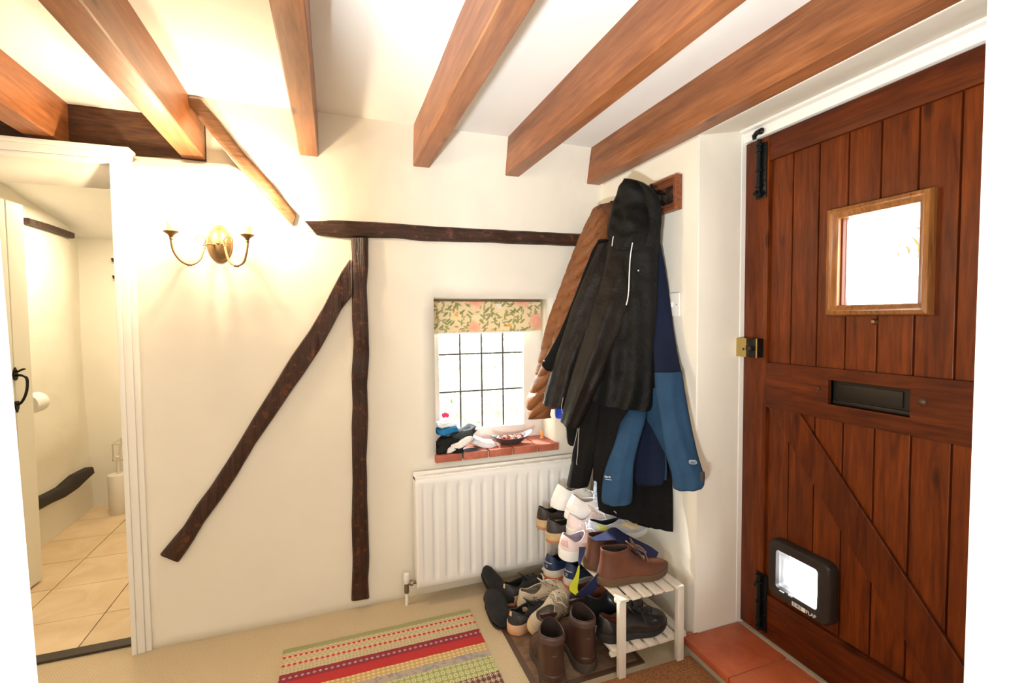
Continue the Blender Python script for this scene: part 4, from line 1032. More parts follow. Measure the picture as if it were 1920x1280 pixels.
# orientation of the patch normals: find which sign points outwards once
_th, _n = PI / 2, None
BRN = leather('brown_waxed_suede', (0.098, 0.028, 0.0095), 0.62, 0.3, 0.3)
BRNSOLE = mat('tan_brown_crepe', (0.10, 0.052, 0.022), 0.8, bump=(70, .3))
BRNLIN = mat('dark_brown_lining', (0.035, 0.025, 0.018), 0.85)
desert = dict(upper=BRN, lining=BRNLIN, sole=BRNSOLE, lace=mat('brown_cord', (0.20, 0.11, 0.055), 0.8), lace_r=0.0017)
dkw = dict(W=0.104, H=(0.128, 0.122, 0.124), rim=(0.05, 0.44, 0.31), sole=(0.028, 0.022), toe_h=0.062, tall=True, laces=2, tongue=True, cat='boot', group='brown suede ankle boots')
shoe('ankle_boot', 'brown suede lace up ankle boot at the near end of the shoe rack', (0.905, 1.555), (1.205, 1.535), 0.307, mats=desert, loops=1.25, **dkw)
shoe('ankle_boot', 'brown suede ankle boot half hidden behind its pair, partly under the navy strap', (0.915, 1.672), (1.212, 1.655), 0.307, mats=desert, bow=False, **dkw)
# grey, white and lime running shoe
shoe('running_shoe', 'black, white and lime running shoe behind the brown ankle boots', (0.985, 1.775), (1.265, 1.745), 0.368, 0.100, (0.078, 0.060, 0.075), (0.03, 0.52, 0.30),
     dict(upper=leather('grey_white_mesh', (0.42, 0.45, 0.52), 0.6), lining=mat('black_padding', (0.012, 0.014, 0.018), 0.85), sole=mat('off_white_foam', (0.74, 0.72, 0.66), 0.6), lace=mat('white_cord', (0.75, 0.74, 0.72), 0.7)),
     laces=3, toe_h=0.045, bow=False, patches=[('side_panel', -1.45, -0.75, 0.25, 0.95, 0.002, mat('lime_panel', (0.52, 0.58, 0.12), 0.5)), ('toe_panel', PI - 0.5, PI + 0.5, 0.05, 0.4, 0.002, mat('black_panel', (0.015, 0.017, 0.02), 0.5)), ('tan_panel', -2.5, -1.9, 0.2, 0.85, 0.002, mat('tan_panel', (0.60, 0.48, 0.28), 0.5))])
PINK = leather('pale_pink_mesh', (0.72, 0.60, 0.58), 0.7, 0.15, 0.08); LAV = mat('white_lavender_cord', (0.82, 0.80, 0.84), 0.7)
pk = dict(upper=PINK, lining=mat('lilac_lining', (0.40, 0.34, 0.40), 0.85), sole=mat('white_foam', (0.84, 0.82, 0.80), 0.55), lace=LAV, lace_r=0.0026, tongue=mat('pink_tongue', (0.70, 0.52, 0.46), 0.8))
shoe('trainer', 'pale pink trainer with rounded white sole, nearest the camera of its pair on the rack', (0.855, 1.775), (1.100, 1.785), 0.312, 0.112, (0.098, 0.072, 0.095), (0.04, 0.46, 0.30), pk, sole=(0.042, 0.026), laces=3, toe_h=0.052, group='pale pink trainers', roll=0.12,
     patches=[('heel_badge', -0.55, 0.05, 0.25, 0.8, 0.002, mat('dusky_pink', (0.62, 0.40, 0.38), 0.6))])
shoe('trainer', 'pale pink trainer with loose white laces lying behind its pair on the rack', (0.945, 1.885), (1.195, 1.850), 0.345, 0.106, (0.092, 0.070, 0.095), (0.04, 0.46, 0.30), pk, sole=(0.036, 0.024), laces=4, toe_h=0.052, group='pale pink trainers', loops=1.2)
WHL = leather('white_leather', (0.82, 0.78, 0.74), 0.42, 0.12, 0.05)
wh = dict(upper=WHL, lining=mat('white_lining', (0.42, 0.39, 0.36), 0.8), sole=mat('white_rubber', (0.84, 0.81, 0.77), 0.5), lace=mat('white_cord', (0.75, 0.74, 0.72), 0.7), lace_r=0.0026)
wkw = dict(W=0.104, H=(0.106, 0.088, 0.104), rim=(0.06, 0.46, 0.30), mats=wh, sole=(0.036, 0.028), toe_h=0.06, laces=4, group='white leather sneakers', cat='sneaker')
shoe('sneaker', 'white leather sneaker with tied white laces on top of the shoe pile', (0.955, 1.93), (1.222, 1.875), 0.405, ztoe=0.350, loops=1.1,
     patches=[('heel_panel', -0.9, 0.9, 0.05, 0.55, 0.0015, WHL)], **wkw)
shoe('sneaker', 'white leather sneaker standing heel up beside the radiator at the back of the rack', (0.930, 2.02), (1.185, 2.010), 0.425, ztoe=0.370, bow=False, **wkw)
BT = leather('black_brown_mesh', (0.028, 0.020, 0.018), 0.55); TAN = mat('tan_foam', (0.55, 0.38, 0.20), 0.7, vary=(20, .2))
bt_ = dict(upper=BT, lining=mat('black_lining', (0.012, 0.011, 0.011), 0.9), sole=TAN, out=mat('rust_rubber', (0.42, 0.19, 0.09), 0.7), lace=mat('black_cord', (0.02, 0.02, 0.02), 0.8))
tkw = dict(W=0.100, H=(0.100, 0.072, 0.084), rim=(0.03, 0.48, 0.30), mats=bt_, sole=(0.044, 0.028), toe_h=0.05, laces=3, bow=False)
shoe('walking_shoe', 'dark walking shoe with tan sole at the back corner of the rack, nearer the camera', (0.868, 1.93), (1.130, 1.945), 0.307, group='dark walking shoes with tan soles', **tkw)
shoe('walking_shoe', 'dark walking shoe with tan sole squeezed against the radiator under the white sneakers', (0.868, 2.035), (1.130, 2.045), 0.325, group='dark walking shoes with tan soles', **tkw)
NAVY = leather('navy_mesh', (0.012, 0.030, 0.085), 0.5)
nv = dict(upper=NAVY, lining=mat('navy_lining', (0.008, 0.012, 0.03), 0.9), sole=mat('pale_grey_foam', (0.62, 0.56, 0.48), 0.6), out=mat('orange_rubber', (0.58, 0.14, 0.05), 0.6), lace=mat('navy_cord', (0.02, 0.03, 0.09), 0.8))
SILV = mat('silver_strip', (0.5, 0.52, 0.56), 0.3, 0.6)
nkw = dict(W=0.104, H=(0.108, 0.076, 0.088), rim=(0.05, 0.48, 0.30), mats=nv, sole=(0.044, 0.028), toe_h=0.05, laces=3, bow=False, group='navy running shoes',
           patches=[('reflector', -0.45, 0.45, 0.42, 0.50, 0.002, SILV), ('reflector', -0.12, 0.12, 0.24, 0.29, 0.002, SILV), ('reflector', -0.10, 0.10, 0.15, 0.18, 0.002, SILV)])
shoe('running_shoe', 'navy running shoe with orange sole on the lower shelf, nearer the radiator', (0.895, 2.005), (1.020, 2.060), 0.106, **nkw) if False else None
shoe('running_shoe', 'navy running shoe with orange sole on the lower shelf, nearer the radiator', (0.888, 1.985), (1.105, 2.055), 0.106, **nkw)
shoe('running_shoe', 'navy running shoe with orange sole on the lower shelf, nearer the brown boots', (0.940, 1.885), (1.165, 1.955), 0.106, **nkw)
BLK = leather('black_leather', (0.012, 0.012, 0.013), 0.28, 0.15, 0.2, coat=0.3)
bk = dict(upper=BLK, lining=mat('red_brown_lining', (0.16, 0.045, 0.02), 0.7), sole=mat('black_rubber', (0.012, 0.011, 0.011), 0.6), lace=mat('black_cord', (0.02, 0.02, 0.02), 0.8))
bkw = dict(mats=bk, sole=(0.030, 0.018), laces=3, group='black leather shoes on the lower shelf')
shoe('leather_shoe', 'scuffed black leather shoe with brown lining at the near end of the lower shelf', (0.895, 1.535), (1.185, 1.515), 0.108, 0.106, (0.086, 0.060, 0.088), (0.03, 0.44, 0.32), toe_h=0.056, **bkw)
shoe('ankle_boot', 'black leather ankle boot with brown lining behind the near black shoe', (0.885, 1.655), (1.165, 1.640), 0.108, 0.104, (0.118, 0.098, 0.120), (0.03, 0.42, 0.32), toe_h=0.06, tall=True, cat='boot', bow=False, **bkw)
shoe('leather_shoe', 'black leather shoe third from the near end of the lower shelf, in shadow', (0.900, 1.765), (1.175, 1.760), 0.108, 0.100, (0.075, 0.058, 0.080), (0.03, 0.44, 0.32), toe_h=0.054, bow=False, **bkw)
# tall brown boots on the floor mat
TB = leather('dark_brown_leather', (0.055, 0.025, 0.016), 0.42, 0.3, 0.35)
tb = dict(upper=TB, lining=mat('boot_lining', (0.03, 0.016, 0.012), 0.8), sole=mat('grey_brown_sole', (0.06, 0.045, 0.034), 0.7), lace=mat('dark_brown_cord', (0.05, 0.03, 0.022), 0.7), lace_r=0.0022)
CUFF = mat('padded_cuff', (0.075, 0.042, 0.034), 0.55, bump=(40, .2))
bkt = dict(W=0.112, H=(0.190, 0.184, 0.200), rim=(0.02, 0.42, 0.39), mats=tb, sole=(0.034, 0.026), toe_h=0.07, tall=True, laces=5, cat='boot', bow=False, group='tall dark brown lace up boots',
           patches=[('padded_cuff', -2.3, 2.3, 0.88, 0.99, 0.0035, CUFF), ('pull_tab', -0.16, 0.16, 0.70, 0.74, 0.003, CUFF), ('heel_counter', -0.9, 0.9, 0.02, 0.30, 0.002, TB)])
shoe('tall_boot', 'tall dark brown lace up boot, nearest the camera on the floor mat', (0.683, 1.465), (0.755, 1.735), 0.009, **bkt)
shoe('tall_boot', 'tall dark brown lace up boot standing beside the shoe rack leg on the mat', (0.838, 1.505), (0.872, 1.785), 0.009, **bkt)
# cream perforated shoes
CRM = leather('cream_leather', (0.52, 0.43, 0.31), 0.55, 0.15, 0.1); CRS = mat('cream_sole', (0.60, 0.44, 0.27), 0.6)
cr = dict(upper=CRM, lining=mat('taupe_lining', (0.30, 0.25, 0.20), 0.8), sole=CRS, lace=mat('cream_cord', (0.70, 0.62, 0.48), 0.8), lace_r=0.002)
ckw = dict(W=0.098, H=(0.080, 0.060, 0.078), rim=(0.03, 0.46, 0.31), mats=cr, sole=(0.026, 0.020), toe_h=0.048, laces=3, group='cream perforated lace up shoes')
shoe('lace_up_shoe', 'cream perforated lace up shoe lying level on the floor pile, sole down', (0.722, 1.905), (0.985, 1.965), 0.045, dots=14, loops=1.2, **ckw)
shoe('lace_up_shoe', 'cream perforated shoe tipped on its side behind the tall brown boots', (0.705, 1.745), (0.935, 1.855), 0.050, ztoe=0.085, roll=0.55, dots=14, **ckw)
BG = leather('black_grey_mesh', (0.022, 0.022, 0.024), 0.6)
bg_ = dict(upper=BG, lining=mat('black_lining', (0.012, 0.011, 0.011), 0.9), sole=mat('peach_foam', (0.66, 0.40, 0.23), 0.6), out=mat('peach_rubber', (0.58, 0.27, 0.14), 0.6), lace=mat('black_cord', (0.02, 0.02, 0.02), 0.8))
gkw = dict(W=0.100, H=(0.094, 0.070, 0.084), rim=(0.03, 0.48, 0.30), mats=bg_, sole=(0.040, 0.026), toe_h=0.05, laces=3, bow=False, group='black trainers with peach soles',
           patches=[('heel_loop', -0.12, 0.12, 0.6, 0.98, 0.003, mat('peach_foam', (0.66, 0.40, 0.23), 0.6)), ('overlay', -1.3, -0.6, 0.15, 0.8, 0.0015, mat('charcoal_overlay', (0.05, 0.045, 0.045), 0.5)), ('overlay', 0.6, 1.3, 0.15, 0.8, 0.0015, mat('charcoal_overlay', (0.05, 0.045, 0.045), 0.5))])
shoe('trainer', 'black trainer with peach sole below the radiator on the floor pile', (0.690, 2.015), (0.920, 2.095), 0.012, **gkw)
shoe('trainer', 'black trainer with peach sole pinned under the cream shoes', (0.648, 1.815), (0.855, 1.905), 0.010, **gkw)
# black furry slippers
def fuzz(name, label, pts, rad, hole, seed):
    """pts: list of (x,y,z,ry,rz) along the slipper"""
    m = MB(); rings = []; n = 28
    P = catmull([Vector(p[:3]) for p in pts], 24); Q = catmull([Vector((p[3], p[4], 0)) for p in pts], 24)
    for k in range(24):
        d = (P[min(k + 1, 23)] - P[max(k - 1, 0)]).normalized(); sd = d.cross(Vector((0, 0, 1))).normalized(); u = sd.cross(d)
        r = []
        for j in range(n):
            a = 2 * PI * j / n; f = 1 + 0.10 * noise.noise(Vector((k * 0.5, math.cos(a) * 2, math.sin(a) * 2 + seed)))
            r.append(P[k] + sd * Q[k].x * f * math.cos(a) + u * Q[k].y * f * math.sin(a))
        rings.append(r)
    m.rings(rings)
    root = thing(name, label, 'slipper', P[0], (0, 0, 0), 'black furry slippers')
    fur = mat('black_plush', (0.006, 0.006, 0.007), 0.95, bump=(260, 1.0), sheen=0.05)
    lb(m.build('plush_upper', fur, root, smooth=True, angle=180), root.location)
    m = MB(); rings = []
    for k in range(3, 21, 1):
        d = (P[min(k + 1, 23)] - P[max(k - 1, 0)]).normalized(); sd = d.cross(Vector((0, 0, 1))).normalized(); u = sd.cross(d)
        c = P[k] - u * Q[k].y * 0.97; wd = Q[k].x * 0.9
        rings.append([c + sd * wd + u * 0.006, c + sd * wd - u * 0.004, c - sd * wd - u * 0.004, c - sd * wd + u * 0.006])
    m.rings(rings); lb(m.build('slipper_sole', mat('black_rubber', (0.012, 0.011, 0.011), 0.6), root), root.location)
    return root
fuzz('slipper', 'black plush slipper poking up in front of the radiator', [(0.648, 2.150, 0.125, .012, .016), (0.652, 2.135, 0.115, .026, .026), (0.668, 2.10, 0.088, .036, .028), (0.690, 2.06, 0.060, .042, .028), (0.715, 2.02, 0.045, .044, .03), (0.74, 1.99, 0.040, .02, .015)], 1, 1, 3)
fuzz('slipper', 'black plush slipper lying on the corner of the brown mat', [(0.635, 2.065, 0.040, .010, .016), (0.64, 2.045, 0.044, .036, .034), (0.645, 1.99, 0.048, .046, .040), (0.640, 1.92, 0.040, .044, .034), (0.643, 1.87, 0.036, .036, .027), (0.650, 1.845, 0.03, .012, .012)], 1, 1, 8)

# =================================================================== COAT BOARD AND COATS
CB = thing('coat_rack', 'carved wooden coat board with moulded edge on the wall beside the front door', 'coat rack', (1.28, 1.8, 1.79))
CBW = wood('orange_brown_mould', (0.14, 0.035, 0.012), (0.34, 0.105, 0.035), 'y', 0.35, knots=False, scale=1.6)
cy0, cy1, cz0, cz1 = 1.573, 2.065, 1.7215, 1.857
m = frame_mold(cy0, cy1, cz0, cz1, 0.034, [(0, XE - 0.002), (0, XE - 0.030), (0.10, XE - 0.034), (0.30, XE - 0.034), (0.38, XE - 0.028), (0.5, XE - 0.031), (0.62, XE - 0.024), (0.8, XE - 0.022), (1, XE - 0.014), (1, XE - 0.004)])
lb(m.build('moulding', CBW, CB, smooth=True, angle=35), CB.location)
def carve():
    m = bpy.data.materials.new('carved_dark_wood'); t = NT(m); co = t.coord((1, 1, 1))
    v = t.new('ShaderNodeTexVoronoi'); v.inputs['Scale'].default_value = 26; t.link(co, v.inputs['Vector'])
    t.link(t.ramp(v.outputs['Distance'], [(0.1, (0.10, 0.035, 0.015)), (0.5, (0.02, 0.009, 0.006))]), t.p.inputs['Base Color']); t.p.inputs['Roughness'].default_value = 0.4
    t.link(t.bump(v.outputs['Distance'], 1.0, 0.02), t.p.inputs['Normal']); return m
m = MB(); g = []
for i in range(61):
    y = lerp(cy0 + 0.02, cy1 - 0.02, i / 60); g.append([(XE - 0.009 - 0.006 * max(0, math.sin(y * 75) * math.sin(z * 70 + 2 * math.sin(y * 38))), y, z) for z in [lerp(cz0 + 0.02, cz1 - 0.02, j / 20) for j in range(21)]])
m.rings(g, caps=False, closed=False); lb(m.build('carved_panel', carve(), CB, smooth=True, angle=180), CB.location)
for y in (1.66, 1.76, 1.86, 1.96):
    lb(MB().tube(catmull([(XE - 0.014, y, 1.80), (XE - 0.05, y, 1.80), (XE - 0.075, y, 1.815), (XE - 0.082, y, 1.835)], 12), 0.005, 8).build('hook', BLACKM, CB, smooth=True), CB.location)

def cloth(name, col, rough=0.8, b=0.35, sc=500, sheen=0.0, wr=None):
    if name in MATS: return MATS[name]
    m = bpy.data.materials.new(name); t = NT(m); co = t.coord()
    n1 = t.noise(co, 7, 3); n2 = t.noise(co, sc, 2); n3 = t.noise(co, 30, 3, .6, 1.5)
    t.link(t.ramp(n1, [(0.3, tuple(c * .8 for c in col)), (0.7, tuple(min(1, c * 1.15) for c in col))]), t.p.inputs['Base Color'])
    t.p.inputs['Roughness'].default_value = rough; t.p.inputs['Sheen Weight'].default_value = sheen; t.p.inputs['Specular IOR Level'].default_value = 0.18
    bb = t.bump(n3, b, 0.012); t.link(t.bump(n2, 0.25, 0.001, bb), t.p.inputs['Normal']); MATS[name] = m; return m
def loft(name, rows, material, parent, tf, tb, folds=3, famp=0.006, wamp=0.006, seed=0, M=64, N=56, slant=0.0, quilt=None, flare=1.0, solid=True):
    """rows: (Lx,Ly,LY, Rx,Ry,RY) image positions at given depths Y, i.e. points of the garment's two edges"""
    Ls = catmull([PY(r[0], r[1], r[2]) for r in rows], M); Rs = catmull([PY(r[3], r[4], r[5]) for r in rows], M)
    tfs = catmull([Vector((r[6] if len(r) > 6 else 1, 0, 0)) for r in rows], M)
    rings = []; H = N // 2; cum = [0.0]
    for k in range(1, M): cum.append(cum[-1] + ((Ls[k] + Rs[k]) / 2 - (Ls[k - 1] + Rs[k - 1]) / 2).length)
    for k in range(M):
        a, b = Ls[k], Rs[k]; v = cum[k] / cum[-1]; d = b - a; w_ = d.length; dh = Vector((d.x, d.y, 0)); n = Vector((dh.y, -dh.x, 0))
        if n.length < 1e-6: n = Vector((0, -1, 0))
        n.normalize()
        if n.dot(CAM - a) < 0: n = -n
        kf = tfs[k].x * min(1.0, 0.35 + w_ / 0.08)
        ring = []
        for j in range(N):
            if j < H: t = j / H; side = 1
            else: t = 1 - (j - H) / (N - H); side = -1
            s_ = math.sin(PI * t) ** 0.55 if 0 < t < 1 else 0
            p = a + d * t; off = (tf if side > 0 else -tb) * kf * s_
            f = famp * math.sin(2 * PI * (folds * t + slant * v + 0.25 * math.sin(4 * v + seed)) + seed) * (0.35 + 0.65 * v) * s_
            q = Vector((p.x, p.y, p.z)); wn_ = wamp * (noise.noise(q * 9 + Vector((seed, 0, 0))) + 0.5 * noise.noise(q * 22 + Vector((0, seed, 0)))) * (0.3 + 0.7 * s_)
            if quilt:
                nq, sl, am, seam = quilt
                ph = v * nq + sl * (t - .5) + 0.15 * math.sin(7 * t + seed); fr_ = abs(math.sin(PI * ph)) ** 0.38
                off += am * fr_ * (1 if side > 0 else -1) * max(0.35, s_)
                if seam is not None: off -= am * 0.9 * math.exp(-((t - seam) / 0.03) ** 2) * (side > 0)
            if side < 0: f *= 0.3
            ring.append(p + n * (off + f + wn_ * (1 if side > 0 else 0.3)) + Vector((0, 0, 0.3 * wn_)))
        rings.append(ring)
    m = MB(); m.rings(rings)
    return m.build(name, material, parent, smooth=True, angle=65)
def cord(name, pts, r, material, parent, n=24, flat=1.0):
    return MB().tube(catmull([PY(*p) for p in pts], n), r, 6, flat=flat).build(name, material, parent, smooth=True)

# brown puffer coat
BP = thing('puffer_coat', 'brown quilted puffer coat hanging nearest the window', 'coat')
PUF = cloth('brown_puffer_nylon', (0.200, 0.076, 0.027), 0.5, 0.35, 700, 0.0)
loft('body', [(1112, 395, 2.02, 1160, 380, 1.92), (1085, 450, 2.06, 1165, 430, 1.90), (1050, 540, 2.08, 1160, 520, 1.90), (1025, 610, 2.10, 1150, 600, 1.90), (1007, 690, 2.12, 1120, 680, 1.93), (996, 740, 2.12, 1090, 745, 1.96), (1000, 762, 2.12, 1085, 765, 1.96)], PUF, BP, 0.030, 0.05, 2, 0.003, 0.004, 1, quilt=(15, 1.1, 0.030, None), M=220)
loft('sleeve', [(1122, 398, 1.99, 1152, 386, 1.90), (1108, 420, 1.98, 1150, 410, 1.88), (1082, 480, 2.00, 1138, 480, 1.88), (1062, 540, 2.02, 1118, 545, 1.90), (1048, 600, 2.02, 1095, 610, 1.92), (1032, 655, 2.03, 1068, 668, 1.94), (1010, 700, 2.04, 1050, 712, 1.95), (993, 735, 2.05, 1040, 742, 1.95), (988, 758, 2.05, 1034, 764, 1.95), (996, 776, 2.05, 1026, 780, 1.96), (1006, 784, 2.05, 1018, 785, 1.97)], PUF, BP, 0.028, 0.03, 1, 0.002, 0.003, 2, quilt=(13, 1.3, 0.030, None), M=220)
loft('collar', [(1128, 385, 1.97, 1150, 380, 1.86), (1118, 392, 1.97, 1158, 392, 1.84), (1128, 415, 1.95, 1165, 420, 1.82), (1134, 450, 1.93, 1165, 470, 1.82), (1138, 480, 1.90, 1160, 500, 1.82)], cloth('brown_lining_nylon', (0.085, 0.034, 0.018), 0.5, 0.5, 700), BP, 0.03, 0.03, 2, 0.006, 0.008, 5)

# long black coat hanging underneath, with zipped sleeves
BC = thing('long_black_coat', 'long black coat at the back of the hooks, its hem reaching down behind the shoes', 'coat')
BLKC = cloth('black_coat_cloth', (0.0042, 0.0036, 0.0032), 0.85, 0.3, 600)
loft('body', [(1165, 440, 1.86, 1235, 440, 1.70), (1140, 560, 1.86, 1240, 560, 1.70), (1130, 700, 1.86, 1248, 700, 1.66), (1120, 830, 1.84, 1256, 830, 1.63), (1119, 915, 1.84, 1261, 915, 1.60), (1122, 952, 1.83, 1262, 990, 1.575), (1124, 956, 1.83, 1262, 994, 1.575)], BLKC, BC, 0.02, 0.02, 5, 0.006, 0.004, 3)
# the hem runs on a slant: lower part of the skirt
loft('skirt_panel', [(1150, 880, 1.82, 1258, 880, 1.605), (1160, 940, 1.80, 1260, 940, 1.59), (1175, 972, 1.77, 1261, 990, 1.575), (1200, 984, 1.72, 1261, 994, 1.57)], BLKC, BC, 0.012, 0.012, 4, 0.006, 0.003, 4)
BCS = loft('sleeve', [(1098, 700, 1.82, 1165, 700, 1.74), (1088, 760, 1.83, 1150, 765, 1.75), (1078, 820, 1.84, 1128, 830, 1.76), (1070, 870, 1.84, 1113, 872, 1.77), (1063, 905, 1.84, 1104, 908, 1.78), (1063, 911, 1.84, 1098, 913, 1.78)], BLKC, BC, 0.026, 0.03, 2, 0.004, 0.005, 6)
loft('sleeve', [(1130, 700, 1.76, 1200, 700, 1.66), (1122, 770, 1.76, 1180, 780, 1.66), (1116, 830, 1.76, 1160, 835, 1.67), (1113, 870, 1.76, 1145, 880, 1.68), (1114, 893, 1.76, 1134, 902, 1.69), (1120, 900, 1.76, 1130, 903, 1.70)], BLKC, BC, 0.02, 0.022, 2, 0.004, 0.005, 7)
SIL = mat('reflective_trim', (0.42, 0.41, 0.39), 0.35, 0.4)
cord('zip_trim', [(1088, 788, 1.795), (1086, 800, 1.795), (1084, 830, 1.80), (1083, 850, 1.80), (1081, 868, 1.80), (1084, 873, 1.80)], 0.0018, SIL, BCS)
cord('zip_trim', [(1084, 800, 1.80), (1080, 820, 1.805), (1076, 836, 1.81), (1072, 852, 1.815), (1071, 870, 1.815)], 0.0014, SIL, BCS)
loft('inner_sleeve', [(1052, 780, 1.93, 1080, 780, 1.88), (1060, 800, 1.92, 1082, 800, 1.88), (1063, 825, 1.92, 1080, 830, 1.88), (1066, 832, 1.92, 1076, 836, 1.89)], BLKC, BC, 0.012, 0.015, 1, 0.002, 0.003, 9, M=20)
cord('zip_trim', [(1061, 800, 1.91), (1063, 815, 1.91), (1064, 826, 1.91), (1068, 831, 1.905)], 0.0014, SIL, BC)
p = PY(1073, 866, 1.795)
text('arctic', 0.010, p + Vector((0, -0.004, 0)), (1, -0.45, 0), (0.05, 0, 1), mat('white_print', (0.8, 0.8, 0.78), 0.5), 'sleeve_letters', BC) if False else None

# navy and blue softshell
BJ = thing('blue_jacket', 'navy and mid blue softshell jacket hanging nearest the front door', 'jacket')
BLU = cloth('mid_blue_softshell', (0.020, 0.056, 0.112), 0.8, 0.2, 900); NVY = cloth('navy_softshell', (0.006, 0.010, 0.028), 0.85, 0.2, 900)
loft('body', [(1180, 450, 1.74, 1238, 455, 1.665), (1170, 560, 1.74, 1250, 560, 1.64), (1180, 700, 1.72, 1250, 700, 1.60), (1188, 800, 1.70, 1248, 800, 1.575), (1188, 880, 1.68, 1246, 880, 1.565), (1190, 903, 1.68, 1243, 904, 1.565), (1196, 909, 1.68, 1238, 909, 1.57)], NVY, BJ, 0.014, 0.010, 2, 0.003, 0.003, 11)
S_up = [(1205, 455, 1.70, 1238, 455, 1.655), (1210, 500, 1.68, 1247, 500, 1.64), (1215, 560, 1.66, 1256, 560, 1.62), (1222, 620, 1.62, 1264, 625, 1.585), (1226, 670, 1.58, 1273, 675, 1.545), (1228, 702, 1.55, 1279, 700, 1.51)]
S_lo = [(1227, 698, 1.548, 1279, 696, 1.508), (1229, 740, 1.53, 1286, 742, 1.48), (1238, 790, 1.50, 1296, 795, 1.44), (1248, 850, 1.47, 1308, 850, 1.41), (1258, 885, 1.45, 1318, 884, 1.385), (1262, 912, 1.44, 1321, 906, 1.375), (1266, 917, 1.44, 1316, 916, 1.38)]
loft('sleeve_upper', S_up, NVY, BJ, 0.020, 0.012, 1, 0.002, 0.004, 12)
slv = loft('sleeve', S_lo, BLU, BJ, 0.026, 0.030, 2, 0.004, 0.005, 13)
loft('cuff_tab', [(1312, 884, 1.375, 1321, 884, 1.365), (1312, 895, 1.375, 1322, 895, 1.365), (1312, 903, 1.375, 1321, 903, 1.365)], mat('dark_trim', (0.02, 0.02, 0.025), 0.6), BJ, 0.006, 0.006, 1, 0.0, 0.0, 1, M=10, N=16)
loft('front_panel', [(1212, 735, 1.64, 1246, 720, 1.56), (1212, 790, 1.65, 1246, 780, 1.56), (1222, 840, 1.65, 1248, 840, 1.565), (1234, 875, 1.635, 1250, 878, 1.57), (1241, 900, 1.62, 1249, 900, 1.575)], BLU, BJ, 0.014, 0.008, 1, 0.002, 0.003, 14, M=40)
BJL = loft('sleeve', [(1170, 745, 1.72, 1215, 745, 1.65), (1164, 785, 1.685, 1211, 785, 1.61), (1152, 830, 1.67, 1198, 830, 1.60), (1138, 868, 1.68, 1189, 870, 1.61), (1131, 895, 1.68, 1187, 900, 1.61), (1128, 925, 1.68, 1186, 930, 1.61), (1129, 940, 1.68, 1183, 943, 1.61), (1136, 944, 1.675, 1176, 945, 1.615)], BLU, BJ, 0.026, 0.026, 2, 0.003, 0.004, 15)
PRN = mat('pale_print', (0.62, 0.66, 0.70), 0.5)
def sleeve_print(body, size, px, py, Y, xd, yd, nm='sleeve_letters'):
    return text(body, size, PY(px, py, Y), xd, yd, PRN, nm, BJL)
sleeve_print('-fane', 0.0135, 1132, 893, 1.6195, (1, -0.62, 0), (0.05, 0.0, 1))
cord('print_line', [(1135, 898, 1.621), (1147, 899.5, 1.605)], 0.0009, PRN, BJL, 6)
c_ = PY(1299, 866, 1.379); xd_ = Vector((1, -0.55, 0)).normalized(); yd_ = Vector((-0.12, 0.05, 1)).normalized()
MB().tube([c_ + xd_ * (0.0125 * math.copysign(abs(math.cos(a)) ** .6, math.cos(a))) + yd_ * (0.0068 * math.copysign(abs(math.sin(a)) ** .6, math.sin(a))) for a in [2 * PI * k / 28 for k in range(29)]], 0.0008, 5).build('print_badge', PRN, slv)
text('TP75', 0.0095, c_ - xd_ * 0.0105, xd_, yd_, PRN, 'sleeve_letters', slv)

# black hooded rain jacket in front
HJ = thing('hooded_jacket', 'black hooded rain jacket with white piping hanging in front of the other coats', 'jacket')
RN = cloth('black_rain_shell', (0.0040, 0.0038, 0.0029), 0.62, 0.35, 800)
RN2 = cloth('dark_brown_rain_shell', (0.0100, 0.0066, 0.0046), 0.5, 0.3, 800)
loft('body', [(1150, 440, 1.80, 1228, 430, 1.63), (1132, 475, 1.81, 1233, 470, 1.615), (1125, 540, 1.80, 1232, 540, 1.61), (1118, 620, 1.78, 1230, 620, 1.605), (1110, 690, 1.77, 1229, 690, 1.60), (1104, 735, 1.76, 1226, 742, 1.60), (1104, 748, 1.76, 1220, 768, 1.60), (1112, 752, 1.75, 1212, 770, 1.61)], RN, HJ, 0.055, 0.03, 3, 0.012, 0.018, 21)
loft('hood', [(1180, 342, 1.76, 1206, 342, 1.70), (1163, 358, 1.78, 1220, 352, 1.66), (1150, 385, 1.80, 1234, 375, 1.64), (1143, 415, 1.80, 1238, 410, 1.625), (1141, 445, 1.79, 1238, 445, 1.615), (1148, 470, 1.78, 1234, 475, 1.615)], RN, HJ, 0.085, 0.03, 1.5, 0.014, 0.030, 22)
loft('hood_brim', [(1183, 340, 1.70, 1205, 344, 1.66), (1196, 350, 1.675, 1226, 356, 1.62), (1205, 375, 1.655, 1238, 380, 1.60), (1208, 410, 1.65, 1240, 415, 1.595), (1205, 440, 1.65, 1236, 445, 1.60), (1200, 462, 1.655, 1228, 465, 1.61)], RN, HJ, 0.020, 0.03, 1, 0.003, 0.008, 23)
HJB = loft('sleeve_back', [(1122, 458, 1.84, 1160, 450, 1.78), (1100, 510, 1.84, 1150, 520, 1.77), (1075, 570, 1.86, 1128, 590, 1.78), (1052, 640, 1.87, 1105, 650, 1.79), (1035, 690, 1.88, 1085, 700, 1.80), (1022, 735, 1.89, 1072, 745, 1.80), (1018, 757, 1.89, 1062, 766, 1.81)], RN2, HJ, 0.030, 0.03, 1.8, 0.007, 0.009, 24)
